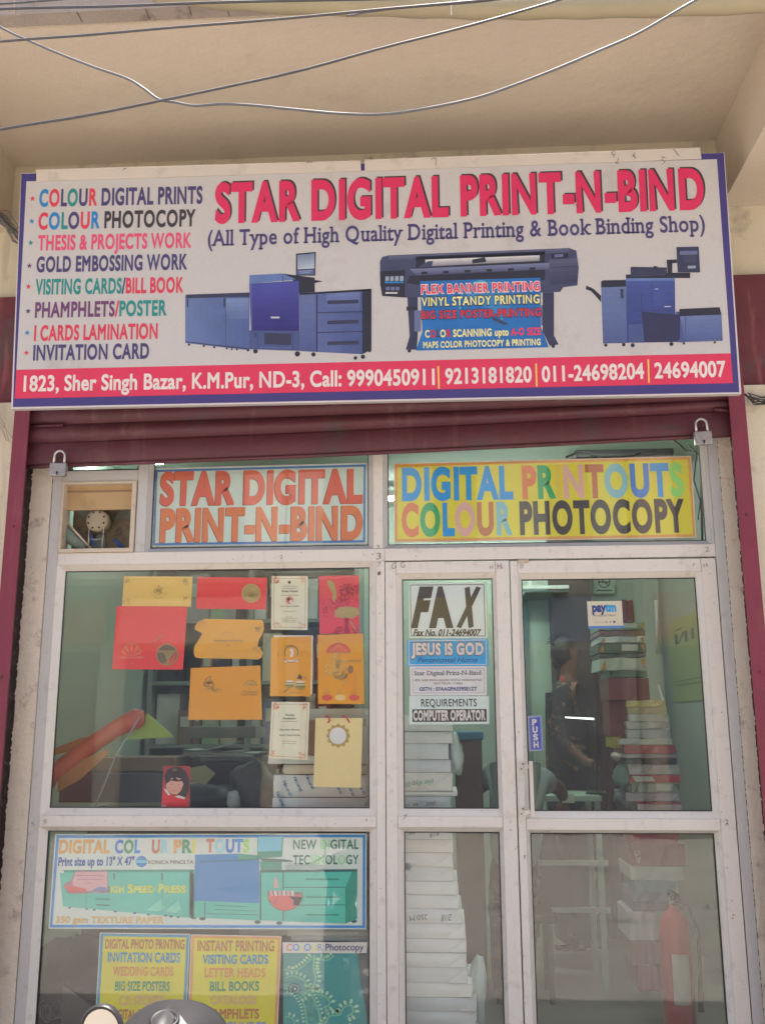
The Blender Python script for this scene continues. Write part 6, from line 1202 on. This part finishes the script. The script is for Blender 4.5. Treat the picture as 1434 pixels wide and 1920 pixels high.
q = MB(); q.lathe(g_, [(.028, -.012), (.028, .006), (.023, .008), (.020, .001), (.0005, .001)], M_black, 24, 'z', Mx); q.build('gauge', mc)
q = MB(); q.lathe(g_, [(.019, .002), (.0005, .0025)], mat('gauge_glass', (.12, .12, .14), .1), 24, 'z', Mx); q.build('gauge_glass', mc)
pp = [on_dome(x, y, 1.05) for x, y in ((326, 1894), (340, 1905), (352, 1922), (345, 1930), (330, 1912))]
q = MB(); q.prism([p for p, n_ in pp][::-1], -pp[0][1]*.004, mat('glossy_grey', (.32, .32, .34), .15, coat=.5)); q.build('cowl_strip', mc)
def mirror(cx_px, cy_px, Ym, sgn):
    c_ = P(cx_px, cy_px, Ym); q = MB(); n = 26; R = Matrix.Rotation(math.radians(-22*sgn), 3, 'Y'); rw, rh = .038, .050
    def o(a, k, y): 
        x = math.cos(a)*rw*k*(1+.15*math.sin(a)); z = math.sin(a)*rh*k; return c_+R @ Vector((x, y, z))
    rings = [(1.0, -.004), (1.06, .0), (1.04, .012), (.8, .03), (.3, .038)]
    vs = [o(math.tau*i/n, k, y) for k, y in rings for i in range(n)]; q.add(vs, [(j*n+i, (j+1)*n+i, (j+1)*n+(i+1) % n, j*n+(i+1) % n)[::-1] for j in range(len(rings)-1) for i in range(n)]+[[(len(rings)-1)*n+i for i in range(n)]], MG, True); h_ = q.build('mirror', mc)
    q = MB(); vs = [o(math.tau*i/n, .9, -.003) for i in range(n)]; q.add(vs, [list(range(n))], mat('mirror_glass', (.42, .40, .37), .08, metal=1, noise=.01)); 
    vs2 = [o(math.tau*i/n, k, y) for k, y in ((1.0, -.004), (.9, -.003)) for i in range(n)]; q.add(vs2, [(i, (i+1) % n, n+(i+1) % n, n+i) for i in range(n)], M_black, True); q.build('mirror_face', h_)
    q = MB(); q.tube([c_+Vector((0, .03, -.03)), c_+Vector((.02*sgn, .05, -.12)), (mx-.19*sgn, my+.02, zc0-.22)], .006, M_black, 8); q.build('mirror_stem', h_)
mirror(193, 1938, -1.72, 1); mirror(470, 1990, -1.72, -1)
q = MB(); hz = zc0-.23; q.tube([(mx-.34, my-.12, hz-.02), (mx-.2, my, hz), (mx, my+.04, hz-.02), (mx+.2, my, hz), (mx+.34, my-.12, hz-.02)], .012, M_black, 10); q.build('handlebar', mc)
for s_ in (-1, 1): q = MB(); q.tube([(mx+.34*s_, my-.12, hz-.02), (mx+.25*s_, my-.05, hz-.01)], .019, M_black, 10); q.build('grip', mc); q = MB(); q.tube([(mx+.07*s_, my+.03, hz-.03), (mx+.07*s_, my+.32, .30)], .018, CR_, 10); q.build('fork_leg', mc)
q = MB(); q.lathe((mx, my+.16, hz+.02), [(.03, 0), (.08, .05), (.085, .10)], MG, 18, 'y'); q.build('headlamp', mc)
for yy, nm_ in ((my+.34, 'front_wheel'), (my-.92, 'rear_wheel')):
    q = MB(); n = 32; R0 = .225
    q.tube([(mx, yy+R0*math.cos(math.tau*i/n), .275+R0*math.sin(math.tau*i/n)) for i in range(n+1)], .045, M_black, 8, False); w_ = q.build(nm_, mc)
    q = MB(); q.tube([(mx-.05, yy, .275), (mx+.05, yy, .275)], .03, CR_, 12)
    for k in range(10): q.tube([(mx, yy, .275), (mx, yy+.19*math.cos(math.tau*k/10), .275+.19*math.sin(math.tau*k/10))], .004, CR_, 5)
    q.build('spokes', w_)
def blob(name, c_, r3, m_): return crumple(name, None, None, c_, r3, m_, 1, mc, amp=0.0, seg=(20, 12))
blob('fuel_tank', (mx, my-.33, .60), (.13, .25, .13), MG); blob('seat', (mx, my-.80, .62), (.12, .34, .06), M_black); blob('engine', (mx, my-.35, .33), (.13, .2, .14), mat('engine_metal', (.2, .2, .2), .4, metal=.7)); blob('tail_cowl', (mx, my-1.15, .62), (.09, .14, .06), MG)

# ------------------------------------------------------------------ the other side of the street (seen only as reflections in the glass)
M_op = mat('opposite_plaster', (.5, .43, .34), .9, .1, 2, stain=(.25, .2, .17), stain_amt=.5, stain_scale=1.5)
for bi, (x0, x1, yb, hgt, cc) in enumerate(((-9, -2.2, -9.2, 6.4, (.5, .44, .36)), (-2.15, 2.6, -9.5, 5.4, (.42, .45, .42)), (2.65, 9, -9.0, 7.2, (.52, .42, .34)))):
    t = thing('shop_building', ['cream two storey building across the street, left', 'grey green low building across the street, middle', 'tall sandy building across the street, right'][bi], 'building', ((x0+x1)/2, yb, 0), 'buildings across the street')
    boxobj('wall', (x0, yb-4, 0), (x1, yb, hgt), mat('opposite_wall', cc, .9, .1, 2, stain=(.2, .17, .15), stain_amt=.5, stain_scale=1.5), t)
    n = 3; w = (x1-x0)/n
    for i in range(n):
        a = x0+w*i+.2; b = a+w-.4; q = MB(); q.box((a, yb+.001, .15), (b, yb+.05, 2.4), mat('opp_shutter_%d' % ((i+bi) % 3), [(.12, .14, .17), (.2, .06, .05), (.06, .1, .16)][(i+bi) % 3], .5)); q.build('shop_opening', t)
        q = MB(); q.box((a-.1, yb+.06, 2.5), (b+.1, yb+.16, 3.1), mat('opp_board_%d' % ((i*2+bi) % 4), [(.6, .55, .5), (.1, .2, .4), (.5, .12, .08), (.55, .45, .1)][(i*2+bi) % 4], .5)); q.build('signboard', t)
        q = MB(); q.box((a+.3, yb+.001, 3.8), (b-.3, yb+.03, 5.0), mat('opp_window', (.04, .05, .06), .2)); q.build('window', t)
    boxobj('ledge', (x0, yb+.001, 3.3), (x1, yb+.7, 3.42), M_op, t)
